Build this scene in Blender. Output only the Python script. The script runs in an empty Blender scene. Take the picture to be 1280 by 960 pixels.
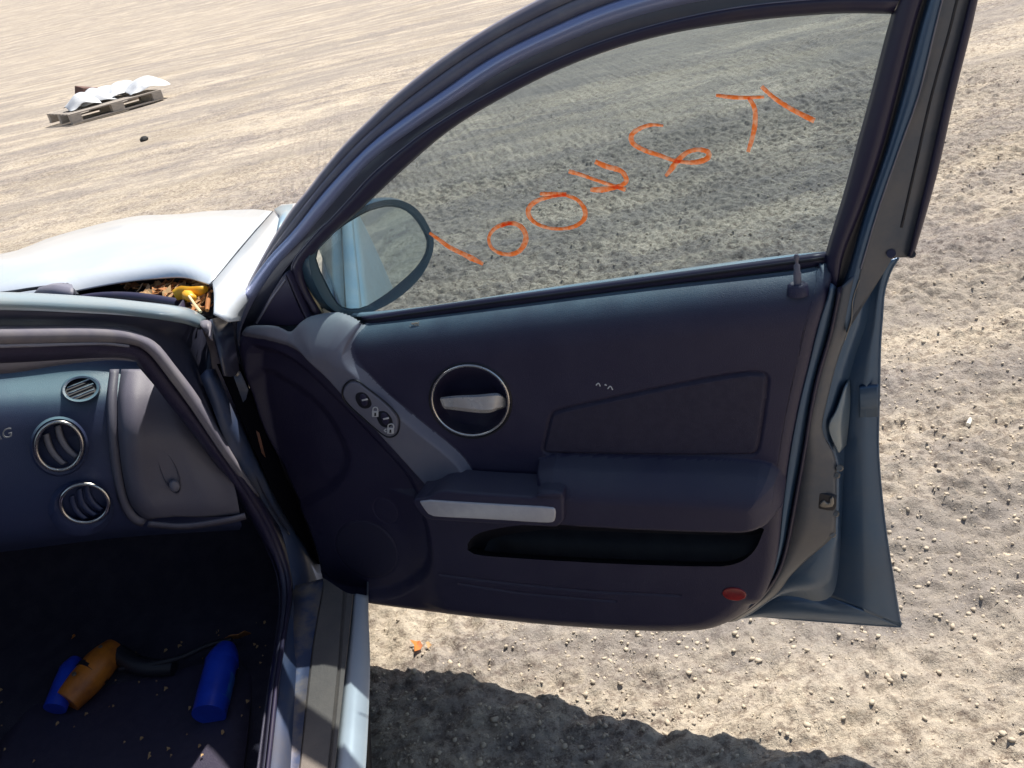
import bpy, math, random
import numpy as np
from mathutils import Vector
random.seed(7); RNG = np.random.default_rng(11)
S = bpy.context.scene
COL = S.collection
R_ = math.radians
# ------------------------------------------------------------------ camera
CAM = np.array([-1.66, -.30, 1.52]); FOC = 1110.0
YAW, PIT, ROL, TH = R_(-4.5), R_(-27), R_(-12), R_(60)
_f = np.array([math.cos(PIT)*math.cos(YAW), math.cos(PIT)*math.sin(YAW), math.sin(PIT)])
_r = np.cross(_f, [0, 0, 1]); _r /= np.linalg.norm(_r); _u = np.cross(_r, _f)
RR = math.cos(ROL)*_r + math.sin(ROL)*_u; UU = -math.sin(ROL)*_r + math.cos(ROL)*_u; FF = _f
cd = bpy.data.cameras.new('camera'); cam = bpy.data.objects.new('camera', cd); COL.objects.link(cam)
cd.sensor_width = 36; cd.lens = FOC/1280*36; cd.clip_start = .05; cd.clip_end = 3000
from mathutils import Matrix
cam.matrix_world = Matrix(((RR[0], UU[0], -FF[0], CAM[0]), (RR[1], UU[1], -FF[1], CAM[1]), (RR[2], UU[2], -FF[2], CAM[2]), (0, 0, 0, 1)))
S.camera = cam
# ------------------------------------------------------------------ light
SUN_AZ, SUN_EL = R_(-48), R_(59)
w = bpy.data.worlds.new('World'); S.world = w; w.use_nodes = True
nt = w.node_tree; bg = nt.nodes['Background']
sky = nt.nodes.new('ShaderNodeTexSky'); sky.sky_type = 'NISHITA'; sky.sun_disc = False
sd = Vector((math.cos(SUN_EL)*math.cos(SUN_AZ), math.cos(SUN_EL)*math.sin(SUN_AZ), math.sin(SUN_EL)))
sky.sun_elevation = SUN_EL; sky.sun_rotation = math.atan2(sd.x, sd.y)
sky.air_density = 1.2; sky.dust_density = 1.5
nt.links.new(sky.outputs[0], bg.inputs[0]); bg.inputs[1].default_value = .07
sl = bpy.data.lights.new('sun', 'SUN'); sl.energy = 4.6; sl.angle = R_(.6); sl.color = (1, .94, .84)
so = bpy.data.objects.new('sun', sl); COL.objects.link(so); so.rotation_euler = sd.to_track_quat('Z', 'Y').to_euler()
S.view_settings.view_transform = 'Standard'; S.view_settings.look = 'None'; S.view_settings.exposure = .62; S.view_settings.gamma = 1
S.render.engine = 'CYCLES'

# ------------------------------------------------------------------ materials
def mat(name, c, rough=.5, metal=0., c2=None, nscale=8., bump=0., bscale=200., coat=0., spec=.5, ramp=(.4, .62), stretch=None, rvar=0., dust=None, top_tint_z=.80):
    m = bpy.data.materials.new(name); m.use_nodes = True; n = m.node_tree; L = n.links
    b = n.nodes['Principled BSDF']
    b.inputs['Base Color'].default_value = (*c, 1); b.inputs['Roughness'].default_value = rough
    b.inputs['Metallic'].default_value = metal; b.inputs['Coat Weight'].default_value = coat
    b.inputs['Coat Roughness'].default_value = .12
    b.inputs['Specular IOR Level'].default_value = spec
    tc = n.nodes.new('ShaderNodeTexCoord'); mp = n.nodes.new('ShaderNodeMapping'); L.new(tc.outputs['Object'], mp.inputs[0])
    if stretch: mp.inputs['Scale'].default_value = stretch
    if c2:
        nz = n.nodes.new('ShaderNodeTexNoise'); nz.inputs['Scale'].default_value = nscale; nz.inputs['Detail'].default_value = 8; nz.inputs['Roughness'].default_value = .62
        L.new(mp.outputs[0], nz.inputs[0])
        rp = n.nodes.new('ShaderNodeValToRGB'); rp.color_ramp.elements[0].position = ramp[0]; rp.color_ramp.elements[1].position = ramp[1]
        rp.color_ramp.elements[0].color = (*c, 1); rp.color_ramp.elements[1].color = (*c2, 1)
        L.new(nz.outputs[0], rp.inputs[0]); L.new(rp.outputs[0], b.inputs['Base Color'])
        if rvar:
            mr = n.nodes.new('ShaderNodeMapRange'); mr.inputs[1].default_value = ramp[0]; mr.inputs[2].default_value = ramp[1]
            mr.inputs[3].default_value = rough; mr.inputs[4].default_value = min(1, rough+rvar)
            L.new(nz.outputs[0], mr.inputs[0]); L.new(mr.outputs[0], b.inputs['Roughness'])
    if bump:
        nb = n.nodes.new('ShaderNodeTexNoise'); nb.inputs['Scale'].default_value = bscale; nb.inputs['Detail'].default_value = 3
        L.new(tc.outputs['Object'], nb.inputs[0])
        bp = n.nodes.new('ShaderNodeBump'); bp.inputs['Strength'].default_value = bump; bp.inputs['Distance'].default_value = .002
        L.new(nb.outputs[0], bp.inputs['Height']); L.new(bp.outputs[0], b.inputs['Normal'])
    if dust:  # upward faces tinted to paint in light on belt and dash; specks are dust
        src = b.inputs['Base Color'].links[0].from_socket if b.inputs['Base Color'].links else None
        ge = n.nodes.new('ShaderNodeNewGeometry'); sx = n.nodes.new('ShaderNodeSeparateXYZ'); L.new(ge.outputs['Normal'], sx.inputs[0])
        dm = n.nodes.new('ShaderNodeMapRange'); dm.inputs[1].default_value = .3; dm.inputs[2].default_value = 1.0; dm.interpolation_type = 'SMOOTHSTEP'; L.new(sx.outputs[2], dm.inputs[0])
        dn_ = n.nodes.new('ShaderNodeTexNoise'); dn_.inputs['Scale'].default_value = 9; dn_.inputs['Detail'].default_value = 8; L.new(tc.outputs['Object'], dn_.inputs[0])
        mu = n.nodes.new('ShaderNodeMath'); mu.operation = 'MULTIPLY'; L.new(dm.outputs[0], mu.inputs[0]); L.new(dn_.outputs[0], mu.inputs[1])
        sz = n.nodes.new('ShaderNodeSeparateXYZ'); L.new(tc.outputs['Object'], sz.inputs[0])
        zm = n.nodes.new('ShaderNodeMapRange'); zm.inputs[1].default_value = top_tint_z; zm.inputs[2].default_value = top_tint_z+.06; zm.inputs[4].default_value = 1.7; L.new(sz.outputs[2], zm.inputs[0])
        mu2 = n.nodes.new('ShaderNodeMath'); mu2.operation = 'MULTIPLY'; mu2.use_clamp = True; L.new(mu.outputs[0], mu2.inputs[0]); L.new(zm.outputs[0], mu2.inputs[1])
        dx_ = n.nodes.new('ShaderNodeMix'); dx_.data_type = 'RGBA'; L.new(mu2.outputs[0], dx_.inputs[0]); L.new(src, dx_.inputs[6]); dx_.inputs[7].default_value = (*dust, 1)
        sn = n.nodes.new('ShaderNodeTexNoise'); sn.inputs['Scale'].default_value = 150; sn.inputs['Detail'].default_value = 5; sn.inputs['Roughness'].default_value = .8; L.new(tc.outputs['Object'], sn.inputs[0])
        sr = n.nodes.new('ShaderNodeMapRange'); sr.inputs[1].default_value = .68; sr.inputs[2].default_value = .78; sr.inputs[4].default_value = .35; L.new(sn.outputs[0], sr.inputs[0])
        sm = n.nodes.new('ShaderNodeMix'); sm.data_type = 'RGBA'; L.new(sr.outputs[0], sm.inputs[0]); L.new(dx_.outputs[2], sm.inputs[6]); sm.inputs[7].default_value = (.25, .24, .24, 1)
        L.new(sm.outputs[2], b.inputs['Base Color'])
    return m
M = {}
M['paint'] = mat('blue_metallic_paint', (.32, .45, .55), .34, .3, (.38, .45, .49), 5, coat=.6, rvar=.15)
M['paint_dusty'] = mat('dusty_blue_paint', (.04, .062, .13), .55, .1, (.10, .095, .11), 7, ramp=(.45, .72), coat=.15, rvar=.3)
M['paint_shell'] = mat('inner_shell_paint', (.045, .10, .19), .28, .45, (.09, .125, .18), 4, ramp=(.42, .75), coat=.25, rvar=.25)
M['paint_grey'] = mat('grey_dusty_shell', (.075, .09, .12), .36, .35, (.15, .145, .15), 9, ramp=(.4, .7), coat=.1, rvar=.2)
M['hood'] = mat('silver_blue_paint_with_glare', (.76, .81, .87), .3, .15, (.68, .75, .84), 3, coat=.8)  # car's light blue whitened to put the sun's glare into the colour
M['trim'] = mat('navy_black_trim', (.029, .025, .062), .38, 0, (.040, .035, .074), 14, bump=.5, bscale=650, ramp=(.4, .75), rvar=.15, dust=(.06, .06, .09), top_tint_z=.2)
M['trim_belt'] = mat('navy_trim_painted_belt_light', (.029, .025, .062), .38, 0, (.040, .035, .074), 14, bump=.5, bscale=650, ramp=(.4, .75), rvar=.15, dust=(.13, .19, .235))  # teal light along the belt top is put into the colour
M['strip'] = mat('grey_strip_painted_top_light', (.17, .17, .225), .48, 0, (.20, .195, .24), 10, bump=.3, bscale=900, dust=(.33, .37, .39))  # paler tint imitates the light on the strip's upper end
M['trim_in'] = mat('navy_black_insert_cloth', (.028, .023, .052), .55, 0, (.037, .031, .062), 60, bump=.7, bscale=900)
M['grey_trim'] = mat('grey_plastic_trim', (.18, .18, .235), .48, 0, (.21, .205, .25), 10, bump=.3, bscale=900)
M['dash'] = mat('navy_dash_plastic', (.036, .048, .115), .4, 0, (.045, .055, .12), 6, bump=.3, bscale=800, dust=(.10, .17, .22), top_tint_z=.84)  # teal tint stands in for light falling on the dash top
M['glovebox'] = mat('grey_dash_plastic', (.135, .13, .17), .5, 0, (.115, .11, .15), 6, bump=.3, bscale=800)
M['rubber'] = mat('black_rubber', (.028, .024, .056), .42, 0, (.045, .036, .055), 14, ramp=(.5, .8))
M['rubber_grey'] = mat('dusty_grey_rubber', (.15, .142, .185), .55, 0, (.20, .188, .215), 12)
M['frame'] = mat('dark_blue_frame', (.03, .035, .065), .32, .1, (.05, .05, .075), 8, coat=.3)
M['frame_hi'] = mat('blue_frame_highlight', (.26, .31, .52), .3, .35, (.3, .32, .5), 6, coat=.5)  # lighter blue paints the highlight along the frame ridge
M['chrome'] = mat('chrome', (.72, .70, .68), .13, 1., (.55, .53, .52), 18, rvar=.2)
M['silver'] = mat('brushed_silver_plastic', (.66, .64, .66), .34, .2, (.58, .56, .6), 30, rvar=.1)
M['lever'] = mat('polished_lever', (.85, .84, .84), .22, .35, (.72, .68, .66), 20, rvar=.15)
M['blue_label'] = mat('blue_label_print', (.02, .09, .42), .5, 0, (.05, .2, .55), 40)
M['housing'] = mat('dark_teal_mirror_housing', (.035, .085, .125), .35, .2, (.05, .09, .12), 8, coat=.3)
M['gap'] = mat('dark_gap', (.005, .005, .008), .8, spec=0.)
M['black'] = mat('black_plastic', (.012, .012, .02), .5, 0, (.02, .02, .028), 20)
M['carpet'] = mat('black_carpet', (.016, .014, .032), .9, 0, (.028, .024, .042), 25, bump=.8, bscale=400)
M['red'] = mat('red_reflector', (.35, .02, .02), .25, 0, (.22, .015, .02), 40, coat=.6)
M['white'] = mat('white_print', (.62, .62, .64), .5)
M['print'] = mat('grey_print', (.3, .3, .33), .5)
M['tan_sill'] = mat('dusty_sill_plate', (.15, .13, .12), .7, 0, (.22, .185, .16), 9, bump=.4, bscale=150, ramp=(.35, .7))
M['tan_blue'] = mat('dust_streaked_blue_sill', (.07, .09, .17), .45, .2, (.26, .21, .18), 9, ramp=(.44, .6), coat=.2, rvar=.3)
M['rust'] = mat('rust', (.16, .06, .03), .85, 0, (.05, .035, .03), 30)
M['cowl'] = mat('cowl_black_plastic', (.02, .02, .035), .5, 0, (.05, .045, .05), 12)
M['leaf'] = mat('dry_leaf', (.42, .17, .05), .8, 0, (.22, .08, .03), 30)
M['leaf2'] = mat('dry_leaf_pale', (.5, .33, .16), .8, 0, (.3, .16, .07), 30)
M['yellow'] = mat('yellow_plastic', (.85, .48, .03), .4, 0, (.8, .38, .02), 30)
M['straw'] = mat('straw', (.75, .6, .35), .8)
M['orange_p'] = mat('orange_plastic', (.62, .19, .02), .45, 0, (.35, .10, .02), 14)
M['blue_p'] = mat('blue_plastic', (.015, .06, .55), .3, 0, (.01, .04, .42), 14, coat=.4)
M['wood'] = mat('weathered_wood', (.48, .42, .36), .85, 0, (.36, .32, .28), 14, stretch=(1, 6, 6))
M['whitejunk'] = mat('white_sheet_plastic', (.78, .8, .82), .4, 0, (.6, .62, .66), 8)
M['brown'] = mat('brown_panel', (.15, .07, .05), .7, 0, (.1, .05, .04), 8)
M['metal'] = mat('bare_metal', (.30, .28, .25), .5, .6, (.2, .18, .16), 30)
M['facet'] = mat('sky_reflection_facet', (.16, .23, .30), .3, .3, (.22, .26, .29), 9, coat=.4)  # paler blue paints in the sky's reflection on the shell
M['pebble'] = mat('pebble', (.60, .51, .39), .95, 0, (.46, .39, .31), 9, ramp=(.35, .65))
M['butt'] = mat('cigarette_paper', (.8, .76, .66), .8)
M['tyre'] = mat('tyre_rubber', (.02, .02, .02), .8)

def glass_mat(name, tint, dust, gloss_r=.02, gl=.9):
    m = bpy.data.materials.new(name); m.use_nodes = True; n = m.node_tree; L = n.links
    out = n.nodes['Material Output']; n.nodes.remove(n.nodes['Principled BSDF'])
    tr = n.nodes.new('ShaderNodeBsdfTransparent'); tr.inputs[0].default_value = (*tint, 1)
    gs = n.nodes.new('ShaderNodeBsdfGlossy'); gs.inputs['Roughness'].default_value = gloss_r
    fr = n.nodes.new('ShaderNodeFresnel'); ge = n.nodes.new('ShaderNodeNewGeometry'); ma = n.nodes.new('ShaderNodeMapRange'); ma.inputs[3].default_value = 1.45; ma.inputs[4].default_value = 1/1.45
    L.new(ge.outputs['Backfacing'], ma.inputs[0]); L.new(ma.outputs[0], fr.inputs[0])
    df = n.nodes.new('ShaderNodeBsdfDiffuse'); df.inputs[0].default_value = (.5, .5, .48, 1)
    nz = n.nodes.new('ShaderNodeTexNoise'); nz.inputs['Scale'].default_value = 5; nz.inputs['Detail'].default_value = 7
    tc = n.nodes.new('ShaderNodeTexCoord'); L.new(tc.outputs['Object'], nz.inputs[0])
    mr = n.nodes.new('ShaderNodeMapRange'); mr.inputs[1].default_value = .35; mr.inputs[2].default_value = .75; mr.inputs[3].default_value = dust*.5; mr.inputs[4].default_value = dust*2.4
    L.new(nz.outputs[0], mr.inputs[0])
    m1 = n.nodes.new('ShaderNodeMixShader'); m2 = n.nodes.new('ShaderNodeMixShader')
    L.new(fr.outputs[0], m1.inputs[0]); L.new(tr.outputs[0], m1.inputs[1]); L.new(gs.outputs[0], m1.inputs[2])
    L.new(mr.outputs[0], m2.inputs[0]); L.new(m1.outputs[0], m2.inputs[1]); L.new(df.outputs[0], m2.inputs[2])
    L.new(m2.outputs[0], out.inputs[0]); return m
M['glass'] = glass_mat('tinted_window_glass', (.69, .755, .79), .06)
M['wglass'] = glass_mat('windshield_glass', (.86, .9, .88), .03)

def paint_mark_mat():
    m = bpy.data.materials.new('orange_paint_marker'); m.use_nodes = True; n = m.node_tree; L = n.links
    b = n.nodes['Principled BSDF']; b.inputs['Roughness'].default_value = .6
    tc = n.nodes.new('ShaderNodeTexCoord'); nz = n.nodes.new('ShaderNodeTexNoise'); nz.inputs['Scale'].default_value = 130; nz.inputs['Detail'].default_value = 4
    L.new(tc.outputs['Object'], nz.inputs[0])
    rp = n.nodes.new('ShaderNodeValToRGB'); rp.color_ramp.elements[0].position = .42; rp.color_ramp.elements[1].position = .72
    rp.color_ramp.elements[0].color = (.92, .19, .04, 1); rp.color_ramp.elements[1].color = (.95, .46, .28, 1)
    L.new(nz.outputs[0], rp.inputs[0]); L.new(rp.outputs[0], b.inputs['Base Color'])
    tl = n.nodes.new('ShaderNodeBsdfTranslucent'); L.new(rp.outputs[0], tl.inputs[0])
    mx = n.nodes.new('ShaderNodeMixShader'); mx.inputs[0].default_value = .8
    L.new(b.outputs[0], mx.inputs[1]); L.new(tl.outputs[0], mx.inputs[2]); L.new(mx.outputs[0], n.nodes['Material Output'].inputs[0])
    return m
M['mark'] = paint_mark_mat()

# ------------------------------------------------------------------ objects helpers
def link(name, me, parent=None, m=None, smooth=True):
    o = bpy.data.objects.new(name, me); COL.objects.link(o)
    if m: me.materials.append(M[m] if isinstance(m, str) else m)
    if smooth: me.shade_smooth()
    if parent: o.parent = parent
    return o
def mesh(name, vs, fs, parent=None, m=None, smooth=True):
    me = bpy.data.meshes.new(name); me.from_pydata([tuple(map(float, v)) for v in vs], [], fs); me.validate(); me.update()
    return link(name, me, parent, m, smooth)
def tag(o, label=None, cat=None, group=None, kind=None):
    if label: o['label'] = label
    if cat: o['category'] = cat
    if group: o['group'] = group
    if kind: o['kind'] = kind
    return o
def ray(x, y): return FF + RR*(x-640)/FOC - UU*(y-480)/FOC
def hit(x, y, P, N):
    v = ray(x, y); N = np.array(N, float); return CAM + v*(((np.array(P, float)-CAM)@N)/(v@N))
DD = np.array([-math.cos(TH), -math.sin(TH), 0.]); DN = np.array([math.sin(TH), -math.cos(TH), 0.])
def toloc(P): return np.array([P@DD, P@DN, P[2]])
def fromloc(q): return DD*q[0] + DN*q[1] + np.array([0, 0, q[2]])
def dp(x, y, w=0.): return toloc(hit(x, y, DN*w, DN))            # a point of the open door: along, outward, up
def cx(x, y, v): return hit(x, y, (v, 0, 0), (1, 0, 0))
def cy(x, y, v): return hit(x, y, (0, v, 0), (0, 1, 0))
def cz(x, y, v): return hit(x, y, (0, 0, v), (0, 0, 1))
def catmull(P, sub=8, closed=False):
    P = np.array(P, float); n = len(P)
    if n < 3: return P if n < 2 else np.array([P[0]+(P[1]-P[0])*t for t in np.linspace(0, 1, sub+1)])
    out = []
    rng = range(n if closed else n-1)
    for i in rng:
        if closed: a, b, c, d = P[(i-1) % n], P[i], P[(i+1) % n], P[(i+2) % n]
        else:
            a = P[i-1] if i else 2*P[0]-P[1]; b = P[i]; c = P[i+1]; d = P[i+2] if i+2 < n else 2*P[-1]-P[-2]
        # centripetal-like damping
        for t in np.arange(sub)/sub:
            out.append(.5*((2*b)+(-a+c)*t+(2*a-5*b+4*c-d)*t*t+(-a+3*b-3*c+d)*t**3))
    if not closed: out.append(P[-1])
    return np.array(out)
def resamp(P, n):
    P = np.array(P, float); s = np.r_[0, np.cumsum(np.linalg.norm(np.diff(P, axis=0), axis=1))]
    t = np.linspace(0, s[-1], n); return np.stack([np.interp(t, s, P[:, k]) for k in range(P.shape[1])], 1)
def chaikin(P, it=2):
    P = np.array(P, float)
    for _ in range(it):
        Q = np.roll(P, -1, 0); P = np.stack([.75*P+.25*Q, .25*P+.75*Q], 1).reshape(-1, P.shape[1])
    return P
def loft(name, rows, parent, m, n=48, thick=0., smooth=True, closed=False, curve=True, sharp=False):
    """rows: lists of 3-D points; a skin through them"""
    G = [resamp(catmull(r) if curve and len(r) > 2 else np.array(r, float), n) for r in rows]
    vs = np.concatenate(G); fs = []
    k = len(G)
    for i in range(k-1 if not closed else k):
        j = (i+1) % k
        for a in range(n-1): fs.append((i*n+a, i*n+a+1, j*n+a+1, j*n+a))
    o = mesh(name, vs, fs, parent, m, smooth)
    if sharp: o.data.set_sharp_from_angle(angle=R_(28))
    if thick:
        md = o.modifiers.new('s', 'SOLIDIFY'); md.thickness = thick; md.offset = 0
    return o
def drow(pts, w):                                                   # a row on the door from traced outline points
    ws = w if isinstance(w, (list, tuple)) else [w]*len(pts)
    return [dp(x, y, q) for (x, y), q in zip(pts, ws)]
def inset(P, d):
    P = np.asarray(P, float); a = np.roll(P, 1, 0); b = np.roll(P, -1, 0)
    t = b-a; t /= np.linalg.norm(t, axis=1)[:, None]+1e-12
    area = .5*np.sum(P[:, 0]*np.roll(P[:, 1], -1)-np.roll(P[:, 0], -1)*P[:, 1])
    nrm = np.stack([-t[:, 1], t[:, 0]], 1)*(1 if area > 0 else -1)
    return P + nrm*d
def slab(name, uz, w_front, w_back, parent, m, bev=.003, steps=3, hole=None, fr=None):
    """uz: closed outline in the door's plane; solid with a rounded front edge (front = smaller w)"""
    uz = np.asarray(uz, float); n = len(uz); rings = [(uz, w_back)]
    for k in range(steps+1):
        a = k/steps*math.pi/2
        rings.append((inset(uz, bev*(1-math.cos(a))), w_front+bev*(1-math.sin(a))))
    vs = []; fs = []
    for P, ww in rings: vs += [(p[0], ww, p[1]) for p in P]
    for i in range(len(rings)-1):
        for a in range(n): b = (a+1) % n; fs.append((i*n+a, i*n+b, (i+1)*n+b, (i+1)*n+a))
    fs.append(tuple(range((len(rings)-1)*n, len(rings)*n))); fs.append(tuple(range(n))[::-1])
    o = mesh(name, vs, fs, parent, m); fixn(o); return o
def fixn(o):
    import bmesh
    bm = bmesh.new(); bm.from_mesh(o.data); bmesh.ops.recalc_face_normals(bm, faces=bm.faces); bm.to_mesh(o.data); bm.free()
    o.data.set_sharp_from_angle(angle=R_(50))
def pxpoly(pts, w, smooth=2):
    return chaikin([dp(x, y, w)[[0, 2]] for x, y in pts], smooth)
def tube(name, pts, r, parent, m, seg=10, n=40, curve=True, closed=False, flat=1.):
    P = resamp(catmull(pts, closed=closed) if curve and len(pts) > 2 else np.array(pts, float), n)
    if closed: P = resamp(np.vstack([catmull(pts, closed=True), catmull(pts, closed=True)[:1]]), n+1)[:-1]
    rr = r if hasattr(r, '__len__') else [r]*len(P); rr = np.interp(np.linspace(0, 1, len(P)), np.linspace(0, 1, len(rr)), rr)
    vs = []; fs = []; N = len(P)
    T = np.gradient(P, axis=0) if not closed else np.roll(P, -1, 0)-np.roll(P, 1, 0)
    up = np.array([0., 0, 1.]) if abs(T[0][2]/(np.linalg.norm(T[0])+1e-9)) < .9 else np.array([1., 0, 0])
    for i in range(N):
        t = T[i]/(np.linalg.norm(T[i])+1e-12); a = np.cross(t, up); a /= np.linalg.norm(a)+1e-12; b = np.cross(t, a); up = -b if False else np.cross(a, t)
        for k in range(seg):
            g = 2*math.pi*k/seg; vs.append(P[i]+rr[i]*(a*math.cos(g)*flat+b*math.sin(g)))
    for i in range(N if closed else N-1):
        j = (i+1) % N
        for k in range(seg): l = (k+1) % seg; fs.append((i*seg+k, i*seg+l, j*seg+l, j*seg+k))
    if not closed: fs += [tuple(range(seg))[::-1], tuple(range((N-1)*seg, N*seg))]
    o = mesh(name, vs, fs, parent, m); o.data.set_sharp_from_angle(angle=R_(60)); return o
def box(name, c, s, parent, m, rot=None, bev=0.):
    h = [q/2 for q in s]; vs = [(a*h[0], b*h[1], d*h[2]) for a in (-1, 1) for b in (-1, 1) for d in (-1, 1)]
    fs = [(0, 1, 3, 2), (4, 6, 7, 5), (0, 4, 5, 1), (2, 3, 7, 6), (0, 2, 6, 4), (1, 5, 7, 3)]
    o = mesh(name, vs, fs, parent, m, False); o.location = c
    if rot: o.rotation_euler = rot
    if bev: md = o.modifiers.new('b', 'BEVEL'); md.width = bev; md.segments = 2
    return o
# value noise
TAB = RNG.random((256, 256))
def vnoise(x, y, seed=0):
    x = x+seed*17.3; y = y+seed*9.7
    xi = np.floor(x).astype(int); yi = np.floor(y).astype(int); fx = x-xi; fy = y-yi
    fx = fx*fx*(3-2*fx); fy = fy*fy*(3-2*fy)
    g = lambda a, b: TAB[(a+31*seed) & 255, (b+57*seed) & 255]
    return (g(xi, yi)*(1-fx)+g(xi+1, yi)*fx)*(1-fy)+(g(xi, yi+1)*(1-fx)+g(xi+1, yi+1)*fx)*fy
def sstep(t): t = np.clip(t, 0, 1); return t*t*(3-2*t)
def sdf(P, poly):
    """signed distance (negative inside) of points P (N,2) to a closed polygon"""
    poly = np.asarray(poly, float); d = np.full(len(P), 1e9); ins = np.zeros(len(P), bool); near = np.zeros_like(P)
    for a, b in zip(poly, np.roll(poly, -1, 0)):
        e = b-a; q = P-a; t = np.clip((q@e)/(e@e+1e-15), 0, 1); c = a+t[:, None]*e
        dd = np.linalg.norm(P-c, axis=1); k = dd < d; d[k] = dd[k]; near[k] = c[k]
        cond = ((a[1] <= P[:, 1]) & (b[1] > P[:, 1])) | ((b[1] <= P[:, 1]) & (a[1] > P[:, 1]))
        with np.errstate(divide='ignore', invalid='ignore'): xi = a[0]+(P[:, 1]-a[1])/(b[1]-a[1])*(b[0]-a[0])
        ins ^= cond & (P[:, 0] < xi)
    return np.where(ins, -d, d), near
def dline(P, L):
    d = np.full(len(P), 1e9)
    for a, b in zip(L[:-1], L[1:]):
        e = b-a; t = np.clip(((P-a)@e)/(e@e+1e-15), 0, 1); d = np.minimum(d, np.linalg.norm(P-a-t[:, None]*e, axis=1))
    return d
#====GROUND
# ------------------------------------------------------------------ ground
def axis_pts(lo, hi, step, far, grow=1.07):
    a = list(np.arange(lo, hi, step)); s = step
    while a[-1] < far[1]: s *= grow; a.append(a[-1]+s)
    s = step; p = [lo]
    while p[-1] > far[0]: s *= grow; p.append(p[-1]-s)
    return np.array(p[1:][::-1]+a)
def sstep(t): t = np.clip(t, 0, 1); return t*t*(3-2*t)
def gheight(X, Y):
    fd = np.clip(1-np.maximum(np.maximum(np.abs(X-2)-3.3, np.abs(Y+1.8)-2.9), 0)/5, 0, 1)
    h = (vnoise(X*.35, Y*.2, 1)-.5)*.10
    A = X*math.cos(.12)+Y*math.sin(.12); B = -X*math.sin(.12)+Y*math.cos(.12)
    h += (vnoise(A*2.2+.8*vnoise(A*.5, B*.5, 12), B*.5, 2)-.5)*.03 + (vnoise(A*6.5, B*2.1, 3)-.5)*.022*fd + (1-fd)*(vnoise(A*.9, B*.3, 14)-.5)*.07
    h += (vnoise(A*7, B*3.2, 4)-.5)*.022*fd
    c = vnoise(X*19, Y*14, 5); h += (np.abs(c-.5)*2)*.017*fd
    h += fd*(vnoise(X*41, Y*36, 6)-.5)*.024*(.55+sstep(vnoise(X*1.6, Y*.9, 8)*1.6-.3)*1.0)
    c = vnoise(X*75, Y*70, 7); h += np.abs(c-.5)*.020*fd
    for a0, wd, dp_ in ((1.75, .13, .022), (2.15, .12, .018), (3.3, .16, .02), (4.6, .2, .03), (-.55, .12, .012)):
        q = A+.35*np.sin(B*.5+a0)-a0; h -= dp_*np.exp(-(q/wd)**2)*(.7+.6*np.cos(B*38)*.12)-dp_*.6*np.exp(-((np.abs(q)-wd*1.7)/(wd*.5))**2)
    return h-.035
XS = axis_pts(-1.0, 4.6, .0100, (-60, 700), 1.055); YS = axis_pts(-4.2, .6, .0100, (-500, 500), 1.055)
GX, GY = np.meshgrid(XS, YS, indexing='ij'); GZ = gheight(GX, GY)
far = np.clip((np.hypot(GX, GY)-9)/60, 0, 1); GZ = GZ*(1-far*.5)
GZ += np.clip((GX-60)/500, 0, 1)**1.2*40                                # a distant rise that closes the view
me = bpy.data.meshes.new('ground'); nx, ny = GX.shape
V = np.stack([GX, GY, GZ], -1).reshape(-1, 3); me.vertices.add(len(V)); me.vertices.foreach_set('co', V.ravel())
I = np.arange(nx*ny).reshape(nx, ny); Q = np.stack([I[:-1, :-1], I[1:, :-1], I[1:, 1:], I[:-1, 1:]], -1).reshape(-1, 4)
me.loops.add(Q.size); me.loops.foreach_set('vertex_index', Q.ravel().astype(np.int32))
me.polygons.add(len(Q)); me.polygons.foreach_set('loop_start', np.arange(0, Q.size, 4, dtype=np.int32)); me.update(calc_edges=True)
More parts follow.
